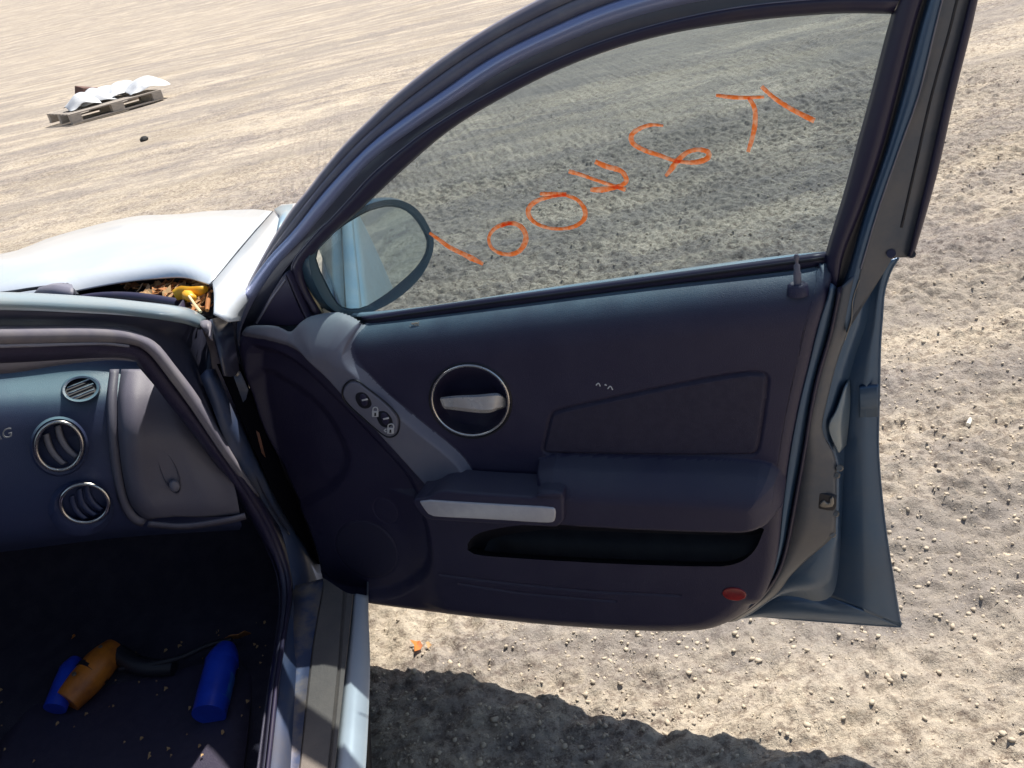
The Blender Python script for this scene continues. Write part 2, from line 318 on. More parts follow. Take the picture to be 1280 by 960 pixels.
def ground_mat():
    m = bpy.data.materials.new('dry_dirt'); m.use_nodes = True; n = m.node_tree; L = n.links
    b = n.nodes['Principled BSDF']; b.inputs['Roughness'].default_value = .95; b.inputs['Specular IOR Level'].default_value = .15
    tc = n.nodes.new('ShaderNodeTexCoord')
    def noise(scale, det=8, st=(1, 1, 1), rz=.12, rough=.6):
        mp = n.nodes.new('ShaderNodeMapping'); mp.inputs['Scale'].default_value = st; mp.inputs['Rotation'].default_value = (0, 0, rz)
        z = n.nodes.new('ShaderNodeTexNoise'); z.inputs['Scale'].default_value = scale; z.inputs['Detail'].default_value = det; z.inputs['Roughness'].default_value = rough
        L.new(tc.outputs['Object'], mp.inputs[0]); L.new(mp.outputs[0], z.inputs[0]); return z.outputs[0]
    def ramp(src, a, b_, ca, cb):
        r = n.nodes.new('ShaderNodeValToRGB'); r.color_ramp.elements[0].position = a; r.color_ramp.elements[1].position = b_
        r.color_ramp.elements[0].color = (*ca, 1); r.color_ramp.elements[1].color = (*cb, 1); L.new(src, r.inputs[0]); return r.outputs[0]
    def mix(f, a, b_, mode='MIX'):
        x = n.nodes.new('ShaderNodeMix'); x.data_type = 'RGBA'; x.blend_type = mode
        if hasattr(f, 'links'): L.new(f, x.inputs[0])
        else: x.inputs[0].default_value = f
        L.new(a, x.inputs[6]); L.new(b_, x.inputs[7]); return x.outputs[2]
    base = ramp(noise(1.1, 9, (1, .4, 1), rough=.68), .36, .64, (.44, .38, .305), (.67, .58, .465))
    streak = ramp(noise(1.3, 10, (1.3, .26, 1), .16, .74), .47, .62, (0, 0, 0), (1, 1, 1))
    dark = ramp(noise(9, 6), .3, .7, (.26, .235, .225), (.42, .37, .33))
    c = mix(streak, base, dark)
    patch = ramp(noise(3.2, 9, (1, .6, 1), .4, .78), .49, .60, (0, 0, 0), (.7, .7, .7)); c = mix(patch, c, dark)
    speck = ramp(noise(42, 8, (1, .7, 1), rough=.82), .40, .53, (.40, .36, .36), (1, 1, 1)); rough_m = ramp(noise(1.4, 6, (1, .5, 1), .3, .6), .40, .60, (.65, .65, .65), (1, 1, 1)); c = mix(rough_m, c, speck, 'MULTIPLY')
    lt = ramp(noise(30, 7, rough=.78), .54, .66, (1, 1, 1), (1.4, 1.38, 1.32)); c = mix(.8, c, lt, 'MULTIPLY')
    band = ramp(noise(.75, 5, (1.5, .16, 1), .2, .55), .50, .60, (0, 0, 0), (.62, .62, .62)); trk = ramp(noise(14, 6, (1, .5, 1), rough=.7), .3, .7, (.24, .215, .205), (.37, .33, .29)); c = mix(band, c, trk)
    L.new(c, b.inputs['Base Color'])
    bp = n.nodes.new('ShaderNodeBump'); bp.inputs['Distance'].default_value = .016; bp.inputs['Strength'].default_value = .8
    L.new(noise(60, 6, rough=.7), bp.inputs['Height'])
    b2 = n.nodes.new('ShaderNodeBump'); b2.inputs['Distance'].default_value = .06; b2.inputs['Strength'].default_value = .6
    L.new(noise(7, 8, (1, .45, 1), rough=.7), b2.inputs['Height']); L.new(b2.outputs[0], bp.inputs['Normal'])
    L.new(bp.outputs[0], b.inputs['Normal']); return m
M['ground'] = ground_mat()
tag(link('ground', me, None, 'ground'), kind='structure')
# loose stones and clods: joined, nobody could count them
ico_v = np.array([(0, 0, 1), (.89, 0, .45), (.28, .85, .45), (-.72, .53, .45), (-.72, -.53, .45), (.28, -.85, .45), (.72, .53, -.45), (-.28, .85, -.45), (-.89, 0, -.45), (-.28, -.85, -.45), (.72, -.53, -.45), (0, 0, -1)])
ico_f = np.array([(0, 1, 2), (0, 2, 3), (0, 3, 4), (0, 4, 5), (0, 5, 1), (1, 6, 2), (2, 7, 3), (3, 8, 4), (4, 9, 5), (5, 10, 1), (6, 7, 2), (7, 8, 3), (8, 9, 4), (9, 10, 5), (10, 6, 1), (11, 7, 6), (11, 8, 7), (11, 9, 8), (11, 10, 9), (11, 6, 10)])
def stones(name, n, m, smin, smax, seed):
    g = np.random.default_rng(seed)
    r = g.random(n)**.8*7+.3; a = g.uniform(-1.35, .5, n); X = -1.1+r*np.cos(a); Y = -.3+r*np.sin(a)
    keep = vnoise(X*1.7, Y*1.3, 9) + g.random(n)*.5 > .62; X, Y = X[keep], Y[keep]; n = len(X)
    s = smin+(smax-smin)*g.random(n)**6
    V = ico_v[None]*(1+g.uniform(-.32, .32, (n, 12, 1)))*s[:, None, None]*np.stack([g.uniform(.7, 1.4, n), g.uniform(.7, 1.3, n), g.uniform(.45, .9, n)], 1)[:, None, :]
    an = g.uniform(0, 6.28, n); c, s_ = np.cos(an)[:, None], np.sin(an)[:, None]
    x = V[:, :, 0]*c-V[:, :, 1]*s_; y = V[:, :, 0]*s_+V[:, :, 1]*c
    z = V[:, :, 2]+(gheight(X, Y)+s*.25)[:, None]
    V = np.stack([x+X[:, None], y+Y[:, None], z], -1).reshape(-1, 3)
    F = (ico_f[None]+12*np.arange(n)[:, None, None]).reshape(-1, 3)
    me = bpy.data.meshes.new(name); me.vertices.add(len(V)); me.vertices.foreach_set('co', V.ravel())
    me.loops.add(F.size); me.loops.foreach_set('vertex_index', F.ravel().astype(np.int32)); me.polygons.add(len(F)); me.polygons.foreach_set('loop_start', np.arange(0, F.size, 3, dtype=np.int32)); me.update(calc_edges=True)
    return tag(link(name, me, None, m, False), kind='stuff')
stones('gravel', 100000, 'pebble', .0014, .0068, 3)
tag(bpy.data.objects['gravel'], 'small loose stones and dry clods strewn over the tan dirt', 'gravel')
#====CAR
# ------------------------------------------------------------------ the wrecked car
car = bpy.data.objects.new('wrecked_car', None); COL.objects.link(car)
tag(car, 'light blue wrecked car with its front passenger door wide open on dry dirt', 'car')
P3 = lambda f, pts, v: [f(x, y, v) for x, y in pts]
HP, HN = (.3, 0, .975), (.09, 0, 1)                                     # the hood's general plane
def hz(x, y, dz=0): return hit(x, y, (HP[0], 0, HP[2]+dz), HN)
# hood
rows = [[hz(-260, 412, .0), hz(-120, 392, .0), hz(0, 378), hz(60, 371), hz(100, 362), hz(140, 355), hz(190, 349), hz(232, 346), hz(263, 355)],
        [hz(-260, 372, .02), hz(-120, 355, .02), hz(0, 345, .02), hz(60, 339, .02), hz(130, 333, .02), hz(190, 330, .02), hz(240, 329, .015), hz(276, 339)],
        [hz(-270, 352, .03), hz(-120, 336, .03), hz(0, 328, .03), hz(60, 318, .03), hz(140, 302, .035), hz(200, 298, .02), hz(255, 300, .015), hz(297, 314)],
        [hz(-280, 340, .01), hz(-120, 328, .01), hz(0, 322, .01), hz(60, 304, .015), hz(150, 284, .02), hz(215, 277, .01), hz(270, 275, .01), hz(319, 288)],
        [hz(-280, 338, -.02), hz(-120, 326, -.02), hz(0, 318, -.02), hz(60, 298, -.015), hz(150, 275, -.01), hz(215, 268, -.01), hz(285, 262, -.01), hz(341, 264)],
        [hz(-280, 352, -.12), hz(-120, 340, -.12), hz(0, 334, -.12), hz(60, 312, -.1), hz(150, 290, -.1), hz(215, 280, -.1), hz(285, 272, -.08), hz(341, 268, -.03)]]
hood = loft('hood', rows, car, 'hood', 60, .004)
# subtle dents
me = hood.data
for v in me.vertices:
    v.co.z += .010*(vnoise(np.array([v.co.x*5]), np.array([v.co.y*4]), 3)[0]-.5)+.012*(vnoise(np.array([v.co.x*11]), np.array([v.co.y*9]), 5)[0]-.5)*max(0, 1-v.co.y*1.6)*max(0, v.co.x-.4)
rows = [[hz(266, 354), hz(279, 339), hz(300, 314), hz(322, 288), hz(343, 264), hz(352, 256, -.01)],
        [hz(268, 370), hz(284, 352), hz(310, 322), hz(332, 296, .005), hz(352, 270), hz(360, 256, -.01)],
        [hz(267, 392), hz(288, 372, .0), hz(318, 338, -.01), hz(342, 308, -.0), hz(357, 281, -.01), hz(369, 254, -.02)],
        [hz(286, 402, -.02), hz(302, 384, -.03), hz(330, 350, -.04), hz(352, 318, -.03), hz(366, 291, -.05), hz(378, 254, -.06)],
        [hz(305, 400, -.1), hz(322, 370, -.1), hz(345, 335, -.12), hz(362, 312, -.12), hz(376, 292, -.15), hz(388, 268, -.16)],
        [hz(316, 440, -.4), hz(330, 410, -.4), hz(348, 380, -.4), hz(360, 355, -.4), hz(368, 345, -.4), hz(376, 330, -.4)]]
loft('fender', rows, car, 'hood', 40, .004)
tube('hood_gap_seal', [hz(263, 357, -.002), hz(278, 340, -.002), hz(298.5, 314, -.002), hz(320.5, 288, -.002), hz(341.5, 265, -.002)], .0035, car, 'black', 6)
# headlamp remains in the crumpled corner
loft('headlamp', [[hz(343, 262, .005), hz(352, 258, .005), hz(366, 256, .0)], [hz(350, 270, .01), hz(357, 266, .012), hz(365, 262, .0)], [hz(346, 290, .004), hz(355, 284, .006), hz(362, 275, 0)]], car, 'paint', 12, .004)
# cowl panel, windshield, wiper
def kp(x, y, z): return cz(x, y, z)
rows = [[kp(-260, 420, .93), kp(-120, 400, .93), kp(0, 384, .93), kp(90, 384, .93), kp(160, 388, .93), kp(215, 392, .93), kp(266, 397, .93)],
        [kp(-260, 396, .935), kp(-120, 380, .935), kp(0, 366, .935), kp(90, 360, .935), kp(160, 354, .935), kp(225, 350, .935), kp(264, 365, .935)]]
loft('cowl_panel', rows, car, 'cowl', 40, .004)
rows = [[kp(88, 366, .95), kp(100, 362, .95), kp(120, 357, .95), kp(150, 351, .95), kp(210, 346, .95), kp(245, 350, .95), kp(263, 362, .95), kp(266, 385, .94)],
        [kp(90, 372, .935), kp(104, 368, .935), kp(125, 362, .935), kp(150, 358, .935), kp(205, 354, .935), kp(238, 357, .935), kp(255, 367, .935), kp(258, 386, .925)]]
loft('cowl_lip', rows, car, 'black', 40, .003)
tube('cowl_gasket', [kp(60, 384, .95), kp(120, 372, .95), kp(170, 372, .95), kp(224, 380, .945)], .012, car, 'rubber', 8)
tube('wiper_arm', [kp(-60, 372, .975), kp(5, 366, .975), kp(40, 361, .985), kp(80, 356, .985)], .004, car, 'black', 8)
t = loft('wiper_pivot', [[kp(42, 369, .975), kp(58, 369, .98), kp(92, 371, .975)], [kp(50, 360, .99), kp(66, 358, .995), kp(92, 362, .985)], [kp(66, 356, .985), kp(78, 355, .985), kp(90, 357, .98)]], car, 'grey_trim', 12, .006)
tube('wiper_link', [kp(84, 356, .98), kp(90, 362, .98), kp(97, 370, .975)], .005, car, 'black', 8)
# A pillar (runs from the cowl back and up), body side
YP = .12
ap_top = [(-420, 372), (-200, 367), (0, 368), (94, 372), (164, 378), (234, 387), (257, 399)]
ap_mid = [(-420, 386), (-200, 376), (0, 377), (94, 381), (164, 386), (228, 395), (252, 405)]
ap_bot = [(-420, 400), (-200, 389), (0, 387), (94, 390.5), (164, 395), (223, 403), (248, 410)]
rows = [P3(cy, [(x, y-1) for x, y in ap_top], YP+.05), P3(cy, ap_top, YP+.012), P3(cy, ap_mid, YP), P3(cy, ap_bot, YP+.004)]
loft('a_pillar', rows, car, 'paint', 60, .004)
k1 = [(-420, 424), (-200, 410), (0, 409), (117, 409), (164, 415), (194, 429), (216, 455), (251, 502), (295, 575), (324, 619), (353, 668), (364.6, 719), (366.7, 740), (360, 782), (351, 840), (338, 960), (325, 1060)]
# recessed black channel between pillar paint and weatherstrip, continuing as the blue-black pillar foot
ap_bot2 = ap_bot[:-1]+[(250, 409), (262, 440), (266, 470), (285, 520), (310, 575), (335, 625), (362, 668)]
rows = [P3(cy, ap_bot2, YP+.004), P3(cy, [(-420, 412), (-200, 399), (0, 397), (100, 399), (170, 406), (215, 417), (238, 440), (256, 480), (280, 540), (305, 590), (330, 625), (358, 669)], YP+.035),
        P3(cy, k1[:11], YP+.02)]
loft('door_opening_flange', rows, car, 'frame', 70, .003)
# weatherstrip
k2 = [(-420, 442), (-200, 430), (0, 429), (120, 427), (172, 431), (199, 449), (228, 492), (268, 556), (305, 612), (336, 664), (354, 712), (359, 742), (355, 780), (345, 840), (332, 960), (318, 1060)]
k3 = [(-420, 462), (-200, 452), (0, 452), (120, 446), (165, 448), (181, 464), (207.5, 499), (245.5, 546), (295, 616), (330, 677), (346, 709), (352, 744), (350, 775), (339.6, 840), (326, 960), (312, 1060)]
rows = [P3(cy, k1, .14), P3(cy, [(a[0]*.5+b[0]*.5, a[1]*.5+b[1]*.5) for a, b in zip(resamp(k1, 20), resamp(k2, 20))], .128), P3(cy, k2, .135)]
wsA = loft('weatherstrip', rows, car, 'rubber', 90, .004)
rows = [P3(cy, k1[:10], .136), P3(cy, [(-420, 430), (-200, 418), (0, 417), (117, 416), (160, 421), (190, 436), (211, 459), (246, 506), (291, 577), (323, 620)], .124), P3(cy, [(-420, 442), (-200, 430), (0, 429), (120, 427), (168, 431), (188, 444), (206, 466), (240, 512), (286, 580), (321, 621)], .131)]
loft('weatherstrip_sunlit_lip', rows, car, 'rubber_grey', 60, .003).name = 'weatherstrip_lit_lip'  # pale grey paints the sunlit upper side of the dark weatherstrip
rows = [P3(cy, k2, .135), P3(cy, [(a[0]*.5+b[0]*.5, a[1]*.5+b[1]*.5) for a, b in zip(resamp(k2, 20), resamp(k3, 20))], .143), P3(cy, k3, .16)]
loft('opening_trim', rows, car, 'trim', 90, .004)
tube('opening_trim_bead', P3(cy, [(-200, 433), (0, 432.5), (120, 429.5), (160, 432.5)], .132), .0022, car, 'grey_trim', 6, 40)
# brown lining of the pillar
rows = [P3(cy, [(-420, 462), (-200, 455), (0, 453), (120, 446), (165, 448)], .16), P3(cy, [(-420, 478), (-200, 470), (0, 466), (75, 455), (137, 449), (172, 451)], .19)]
loft('pillar_lining', rows, car, 'grey_trim', 40, .003)
# pillar foot / hinge post in blue
YH = .10
rows = [P3(cy, [(250, 470), (262, 500), (281, 549), (310, 598), (340, 645), (353, 668), (364, 719), (366.7, 742), (360, 782), (351, 840), (338, 960), (326, 1060)], .135),
        P3(cy, [(258, 462), (272, 498), (294, 542), (318, 585), (350, 634), (372, 670), (388, 705), (388, 742), (380, 790), (368, 840), (354, 960), (345, 1060)], .120),
        P3(cy, [(268, 461), (283, 496), (302, 536), (329, 585), (368, 634), (396, 664), (408, 690), (408, 723), (402, 744), (394, 786), (386.5, 840), (374, 960), (364, 1060)], .118)]
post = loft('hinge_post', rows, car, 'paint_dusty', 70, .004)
# sill: dusty painted step, dust-covered sill plate, edge strip, rocker
rows = [[cz(330, 1060, .335), cz(338, 960, .335), cz(351, 840, .335), cz(360, 782, .335), cz(366, 745, .335), cz(362, 735, .335)],
        [cz(362, 1060, .33), cz(374, 960, .33), cz(386.5, 840, .33), cz(394, 786, .33), cz(402, 742, .33), cz(405, 724, .33)]]
loft('sill_step', rows, car, 'tan_blue', 40, .005)
rows = [[cz(362, 1060, .327), cz(374, 960, .327), cz(386.5, 840, .327), cz(394, 786, .327), cz(402, 742, .327), cz(402, 728, .327)],
        [cz(364, 1060, .333), cz(376, 960, .333), cz(389, 840, .333), cz(396, 786, .333), cz(404, 742, .333), cz(404, 722, .333)],
        [cz(398, 1060, .333), cz(409, 960, .333), cz(421, 840, .333), cz(425, 786, .333), cz(428, 742, .333), cz(428, 738, .333)],
        [cz(400, 1060, .327), cz(411, 960, .327), cz(423, 840, .327), cz(427, 786, .327), cz(430, 742, .327), cz(430, 739, .327)],
        [cz(403, 1060, .332), cz(414, 960, .332), cz(426, 840, .332), cz(430, 786, .332), cz(434, 744, .332), cz(434, 741, .332)],
        [cz(406, 1060, .332), cz(418, 960, .332), cz(431, 840, .332), cz(437, 786, .332), cz(441, 745, .332), cz(441, 743, .332)],
        [cz(407, 1060, .30), cz(419, 960, .30), cz(432, 840, .30), cz(438, 786, .30), cz(442, 745, .30), cz(442, 743, .30)]]
loft('sill_plate', rows, car, 'tan_sill', 40, 0, sharp=True)
rows = [[cz(405, 1080, .30), cz(418, 960, .30), cz(431, 840, .30), cz(438, 780, .30), cz(441, 745, .30), cz(441, 743, .30)],
        [cz(415, 1080, .31), cz(428, 960, .31), cz(440, 840, .31), cz(444, 780, .31), cz(446, 745, .31), cz(446, 743, .31)],
        [cz(445, 1080, .29), cz(456, 960, .29), cz(461.5, 840, .29), cz(460, 780, .29), cz(459, 748, .29), cz(459, 745, .29)],
        [cz(440, 1120, .2), cz(452, 990, .2), cz(460, 860, .2), cz(459, 790, .2), cz(458, 752, .2), cz(460, 700, .2)],
        [cz(430, 1150, .13), cz(440, 1010, .13), cz(448, 880, .13), cz(448, 810, .13), cz(448, 770, .13), cz(448, 720, .13)]]
loft('rocker_panel', rows, car, 'hood', 40, .004)
# hinges, bracket, rust gap
rows = [P3(cy, [(272, 455), (292, 500), (318, 560), (352, 634), (398, 705)], .11), P3(cy, [(330, 455), (370, 500), (400, 560), (430, 634), (450, 700)], .10)]
loft('pillar_gap', rows, car, 'gap', 30, .003)
def hx(x, y, w=-.01): return hit(x, y, (0.02, 0.05, 0), (1, .2, 0))
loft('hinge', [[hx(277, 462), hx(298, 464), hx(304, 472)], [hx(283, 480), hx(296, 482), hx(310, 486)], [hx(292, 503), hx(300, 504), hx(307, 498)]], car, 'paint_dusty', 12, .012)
tube('hinge_bolt', [hx(284, 430), hx(287, 432)], .009, car, 'metal', 8, 4)
tube('hinge_bolt', [hx(294, 465), hx(297, 468)], .008, car, 'metal', 8, 4)
loft('fender_bracket', [[cy(262, 400, .1), cy(275, 396, .1), cy(290, 392, .1)], [cy(270, 430, .09), cy(280, 430, .08), cy(292, 425, .08)], [cy(280, 470, .09), cy(292, 470, .08), cy(298, 462, .08)]], car, 'frame', 14, .004)
loft('torn_sealant', [[cy(250, 403, .11), cy(258, 401, .10), cy(264, 404, .10)], [cy(252, 408, .10), cy(259, 410, .09), cy(264, 411, .09)], [cy(258, 417, .1), cy(262, 421, .09), cy(265, 426, .09)]], car, 'rubber_grey', 10, .004)
loft('rust_patch', [[cy(320, 538, .09), cy(324, 541, .085)], [cy(327, 566, .09), cy(332, 572, .085)]], car, 'rust', 10, .003)
# dashboard
def dsh(x, y, dx=0.): return cx(x, y, -.12+dx)
ds_rows = [[dsh(-520, 440, .12), dsh(-250, 430, .12), dsh(0, 424, .12), dsh(110, 422, .12), dsh(180, 424, .12)],
           [dsh(-520, 500, .11), dsh(-250, 480, .11), dsh(0, 470, .10), dsh(110, 462, .10), dsh(190, 464, .11)],
           [dsh(-520, 530, .03), dsh(-250, 520, .03), dsh(0, 510, .03), dsh(120, 504, .03), dsh(205, 505, .04)],
           [dsh(-520, 640, -.02), dsh(-250, 620, -.02), dsh(0, 600, -.01), dsh(150, 590, -.01), dsh(270, 600, .03)],
           [dsh(-520, 700, .0), dsh(-250, 690, .0), dsh(0, 670, .0), dsh(150, 655, .01), dsh(300, 650, .04)],
           [dsh(-520, 730, .1), dsh(-250, 715, .1), dsh(0, 690, .1), dsh(150, 672, .12), dsh(300, 662, .12)]]
dashb = loft('dashboard', [catmull(r, 6) for r in [list(q) for q in zip(*[catmull(list(c), 6) for c in zip(*ds_rows)])]], car, 'dash', 60, .0, curve=False)
# side cheek of the dash with its groove
loft('dash_end_seam', [[dsh(138, 462, .07), dsh(134, 500, .02), dsh(136, 545, -.016), dsh(141, 590, -.016), dsh(150, 630, -.014), dsh(164, 652, -.01), dsh(178, 658, -.006)],
                       [dsh(141, 462, .065), dsh(138, 500, .012), dsh(140, 545, -.024), dsh(145, 590, -.024), dsh(154, 630, -.022), dsh(167, 649, -.018), dsh(180, 654, -.012)],
                       [dsh(149, 462, .067), dsh(146, 500, .016), dsh(147, 545, -.020), dsh(152, 590, -.020), dsh(160, 625, -.018), dsh(172, 644, -.014), dsh(184, 649, -.008)]], car, 'glovebox', 40, .003)
gb = loft('glove_box', [[dsh(152, 462, .066), dsh(148, 500, .014), dsh(149, 545, -.024), dsh(154, 590, -.024), dsh(162, 625, -.022), dsh(174, 642, -.018), dsh(186, 650, -.010)],
                   [dsh(162, 462, .062), dsh(158, 500, .0), dsh(158, 545, -.04), dsh(163, 590, -.04), dsh(171, 620, -.036), dsh(182, 637, -.03), dsh(194, 647, -.016)],
                   [dsh(178, 462, .06), dsh(174, 500, -.006), dsh(174, 545, -.046), dsh(178, 590, -.046), dsh(184, 618, -.042), dsh(195, 633, -.036), dsh(210, 646, -.018)],
                   [dsh(186, 462, .068), dsh(182, 500, .006), dsh(180, 545, -.034), dsh(184, 590, -.034), dsh(192, 616, -.03), dsh(205, 632, -.026), dsh(220, 645, -.012)],
                   [dsh(192, 462, .07), dsh(205, 500, .008), dsh(222, 545, -.03), dsh(235, 590, -.03), dsh(250, 615, -.028), dsh(250, 632, -.024), dsh(252, 646, -.01)],
                   [dsh(198, 462, .08), dsh(222, 500, .02), dsh(252, 545, -.01), dsh(284, 590, -.01), dsh(294, 612, -.01), dsh(298, 632, -.01), dsh(300, 644, -.0)]], car, 'glovebox', 50, .003)
loft('glove_box_edge', [[dsh(186, 652, -.02), dsh(230, 655, -.02), dsh(280, 648, -.02), dsh(306, 642, -.01)], [dsh(184, 658, -.01), dsh(230, 661, -.01), dsh(282, 654, -.01), dsh(308, 648, 0)]], car, 'glovebox', 30, .004)
# latch: an oblong finger recess with a paddle
def ring_px(cx_, cy_, a, b, rot, dx, n=40):
    out = []
    for k in range(n):
        t = 2*math.pi*k/n; X = a*math.cos(t); Y = b*math.sin(t)
        out.append(dsh(cx_+X*math.cos(rot)-Y*math.sin(rot), cy_+X*math.sin(rot)+Y*math.cos(rot), dx))
    return out
def disc(name, rings, parent, m, cap=True):
    n = len(rings[0]); vs = np.concatenate([np.array(r) for r in rings]); fs = []
    for i in range(len(rings)-1):
        for a in range(n): b = (a+1) % n; fs.append((i*n+a, i*n+b, (i+1)*n+b, (i+1)*n+a))
    if cap: fs.append(tuple(range((len(rings)-1)*n, len(rings)*n)))
    o = mesh(name, vs, fs, parent, m); fixn(o); return o
RT = R_(68)
lt = disc('glove_box_latch', [ring_px(212, 590, 30, 11, RT, -.030), ring_px(212, 590, 28, 9.5, RT, -.036), ring_px(212, 590, 26, 8, RT, -.030), ring_px(212, 590, 25, 7, RT, -.026)], car, 'glovebox')
disc('latch_paddle', [ring_px(218, 607, 8, 7, RT, -.03), ring_px(218, 607, 7, 6, RT, -.042), ring_px(218, 606, 4, 3, RT, -.046)], lt, 'grey_trim')
# round vents
def vent(cx_, cy_, rx, ry, base):
    o_ = 5 if cy_ > 600 else 0
    v = disc('air_vent', [ring_px(cx_-o_, cy_+1+o_, rx+8+o_*.6, ry+8+o_*.6, 0, base+.004), ring_px(cx_-o_*.6, cy_+1+o_*.6, rx+5, ry+5, 0, base-.012), ring_px(cx_, cy_, rx+2, ry+2, 0, base-.010),
                          ring_px(cx_, cy_, rx-1, ry-1, 0, base-.004), ring_px(cx_, cy_, rx-3, ry-3, 0, base+.016)], car, 'dash')
    tube('chrome_ring', ring_px(cx_, cy_, rx, ry, 0, base-.013, 24), .0036, v, 'chrome', 8, 60, closed=True)
    for k in ((-.75, .55) if cy_ < 600 else (-.9, -.1, .7)):                                        # curved vanes
        P = []
        for t in np.linspace(-1, 1, 13):
            s = math.sqrt(max(0, 1-(k*.55)**2)); q = t*s*.93
            X = (k*.55-.28*(1-q*q)*1.0+.12)*rx*.85; Y = q*ry*.86
            a = R_(-32); P.append((cx_+X*math.cos(a)-Y*math.sin(a), cy_+X*math.sin(a)+Y*math.cos(a)))
        wd = 5.5
        loft('vane', [[dsh(x-wd*.2, y+wd*.1, base+.012) for x, y in P], [dsh(x, y, base-.004) for x, y in P], [dsh(x+wd*.8, y-wd*.35, base-.006) for x, y in P], [dsh(x+wd*1.3, y-wd*.5, base+.004) for x, y in P]], v, 'grey_trim' if cy_ < 600 else 'dash', 20, .0015)
    return v
vent(74, 557.5, 29, 30, -.012); vent(106, 629, 30, 24, -.016)
def tdx(y, off): return float(np.interp(y, [462, 504, 545], [.10, .03, -.004]))+off-.013
def tiltv(a, b, off, n=40):
    out = []
    for k in range(n):
        t = 2*math.pi*k/n; y = 486+a*math.cos(t)*math.sin(R_(-8))+b*math.sin(t)*math.cos(R_(-8)); x = 101+a*math.cos(t)*math.cos(R_(-8))-b*math.sin(t)*math.sin(R_(-8))
        out.append(dsh(x, y, tdx(y, off)))
    return out
dv = disc('defroster_vent', [tiltv(25, 18, .004), tiltv(23, 16, -.006), tiltv(20, 13.5, -.004), tiltv(19.5, 13, .012)], car, 'dash')
disc('vent_opening', [tiltv(19.7, 13.2, .003), tiltv(19.5, 13, .003)], dv, 'black')
for k in (-1, 0, 1):
    s = math.sqrt(1-(k*.45)**2)*17; a = R_(-22)
    cx0, cy0 = 101-k*7*math.sin(a), 486+k*7*math.cos(a)
    tube('slat', [dsh(X_, Y_, tdx(Y_, -.002)) for X_, Y_ in ((cx0-s*math.cos(a), cy0-s*math.sin(a)), (cx0, cy0), (cx0+s*math.cos(a), cy0+s*math.sin(a)))], .0016, dv, 'dash', 6, 8)
fc = bpy.data.curves.new('airbag_lettering', 'FONT'); fc.body = 'AIRBAG'; fc.size = .026; fc.shear = .35; fc.extrude = .0004
tx = bpy.data.objects.new('airbag_lettering_src', fc); COL.objects.link(tx)
dg = bpy.context.evaluated_depsgraph_get(); me = bpy.data.meshes.new_from_object(tx.evaluated_get(dg)); bpy.data.objects.remove(tx)
wd_ = max(v.co.x for v in me.vertices)
e = dsh(19, 545, -.030); lo = link('airbag_lettering', me, car, 'print', False)
lo.matrix_basis = Matrix(((0, 0, -1, e[0]), (-1, 0, 0, e[1]+wd_), (0, 1, 0, e[2]), (0, 0, 0, 1)))
# footwell, floor, cabin shell
loft('footwell_carpet', [[(-.02, 1.45, .62), (-.02, .8, .62), (-.02, .15, .60)], [(.25, 1.45, .60), (.25, .8, .60), (.22, .15, .58)], [(.34, 1.45, .40), (.34, .8, .40), (.30, .15, .38)], [(.18, 1.45, .24), (.18, .8, .24), (.14, .15, .24)], [(-.3, 1.45, .20), (-.3, .8, .20), (-.3, .17, .20)], [(-1.9, 1.45, .20), (-1.9, .8, .20), (-1.9, .17, .20)]], car, 'carpet', 30, .01)
loft('kick_panel', [P3(cy, [(172, 455), (250, 548), (300, 620), (340, 700), (350, 744), (345, 800), (330, 900), (310, 1060)], .165), [(.3, .19, .95), (.3, .19, .8), (.3, .19, .6), (.25, .19, .45), (.2, .19, .3), (0, .19, .2), (-.2, .19, .2), (-.5, .19, .2)]], car, 'trim', 40, .004)
def slab3(name, x0, x1, y0, y1, z0, z1, m, bev=.01): return box(name, ((x0+x1)/2, (y0+y1)/2, (z0+z1)/2), (x1-x0, y1-y0, z1-z0), car, m, None, bev)
loft('roof', [[(-.72, .16, 1.30), (-1.0, .2, 1.36), (-1.9, .22, 1.39), (-2.6, .2, 1.33)], [(-.62, .5, 1.33), (-1.0, .5, 1.42), (-1.9, .5, 1.45), (-2.6, .5, 1.37)], [(-.62, 1.2, 1.33), (-1.0, 1.2, 1.42), (-1.9, 1.2, 1.45), (-2.6, 1.2, 1.37)], [(-.72, 1.55, 1.30), (-1.0, 1.5, 1.36), (-1.9, 1.5, 1.39), (-2.6, 1.5, 1.33)]], car, 'paint', 30, .02)
slab3('far_side_panel', -2.6, .3, 1.5, 1.56, .2, .92, 'trim'); slab3('floor_pan', -2.6, .35, .02, 1.6, .14, .18, 'black')
slab3('firewall', .36, .40, .1, 1.6, .2, .93, 'black'); slab3('engine_bay_filler', .42, 1.15, .25, 1.45, .35, .82, 'black')
slab3('rear_bulkhead', -2.62, -2.55, .1, 1.56, .2, 1.1, 'trim')
st = loft('passenger_seat', [[(-1.42, .3, .42), (-1.42, .5, .44), (-1.42, .72, .42)], [(-1.0, .28, .44), (-1.0, .5, .46), (-1.0, .74, .44)], [(-.93, .3, .40), (-.93, .5, .40), (-.93, .72, .40)], [(-.95, .32, .22), (-.95, .5, .22), (-.95, .7, .22)]], car, 'trim_in', 16, .03)
# windshield with its black border
wsr = [[(.22, .26, .895), (.30, .8, .92), (.22, 1.35, .895)], [(-.62, .18, 1.235), (-.56, .8, 1.28), (-.62, 1.45, 1.235)]]
loft('windshield', wsr, car, 'wglass', 30, 0)
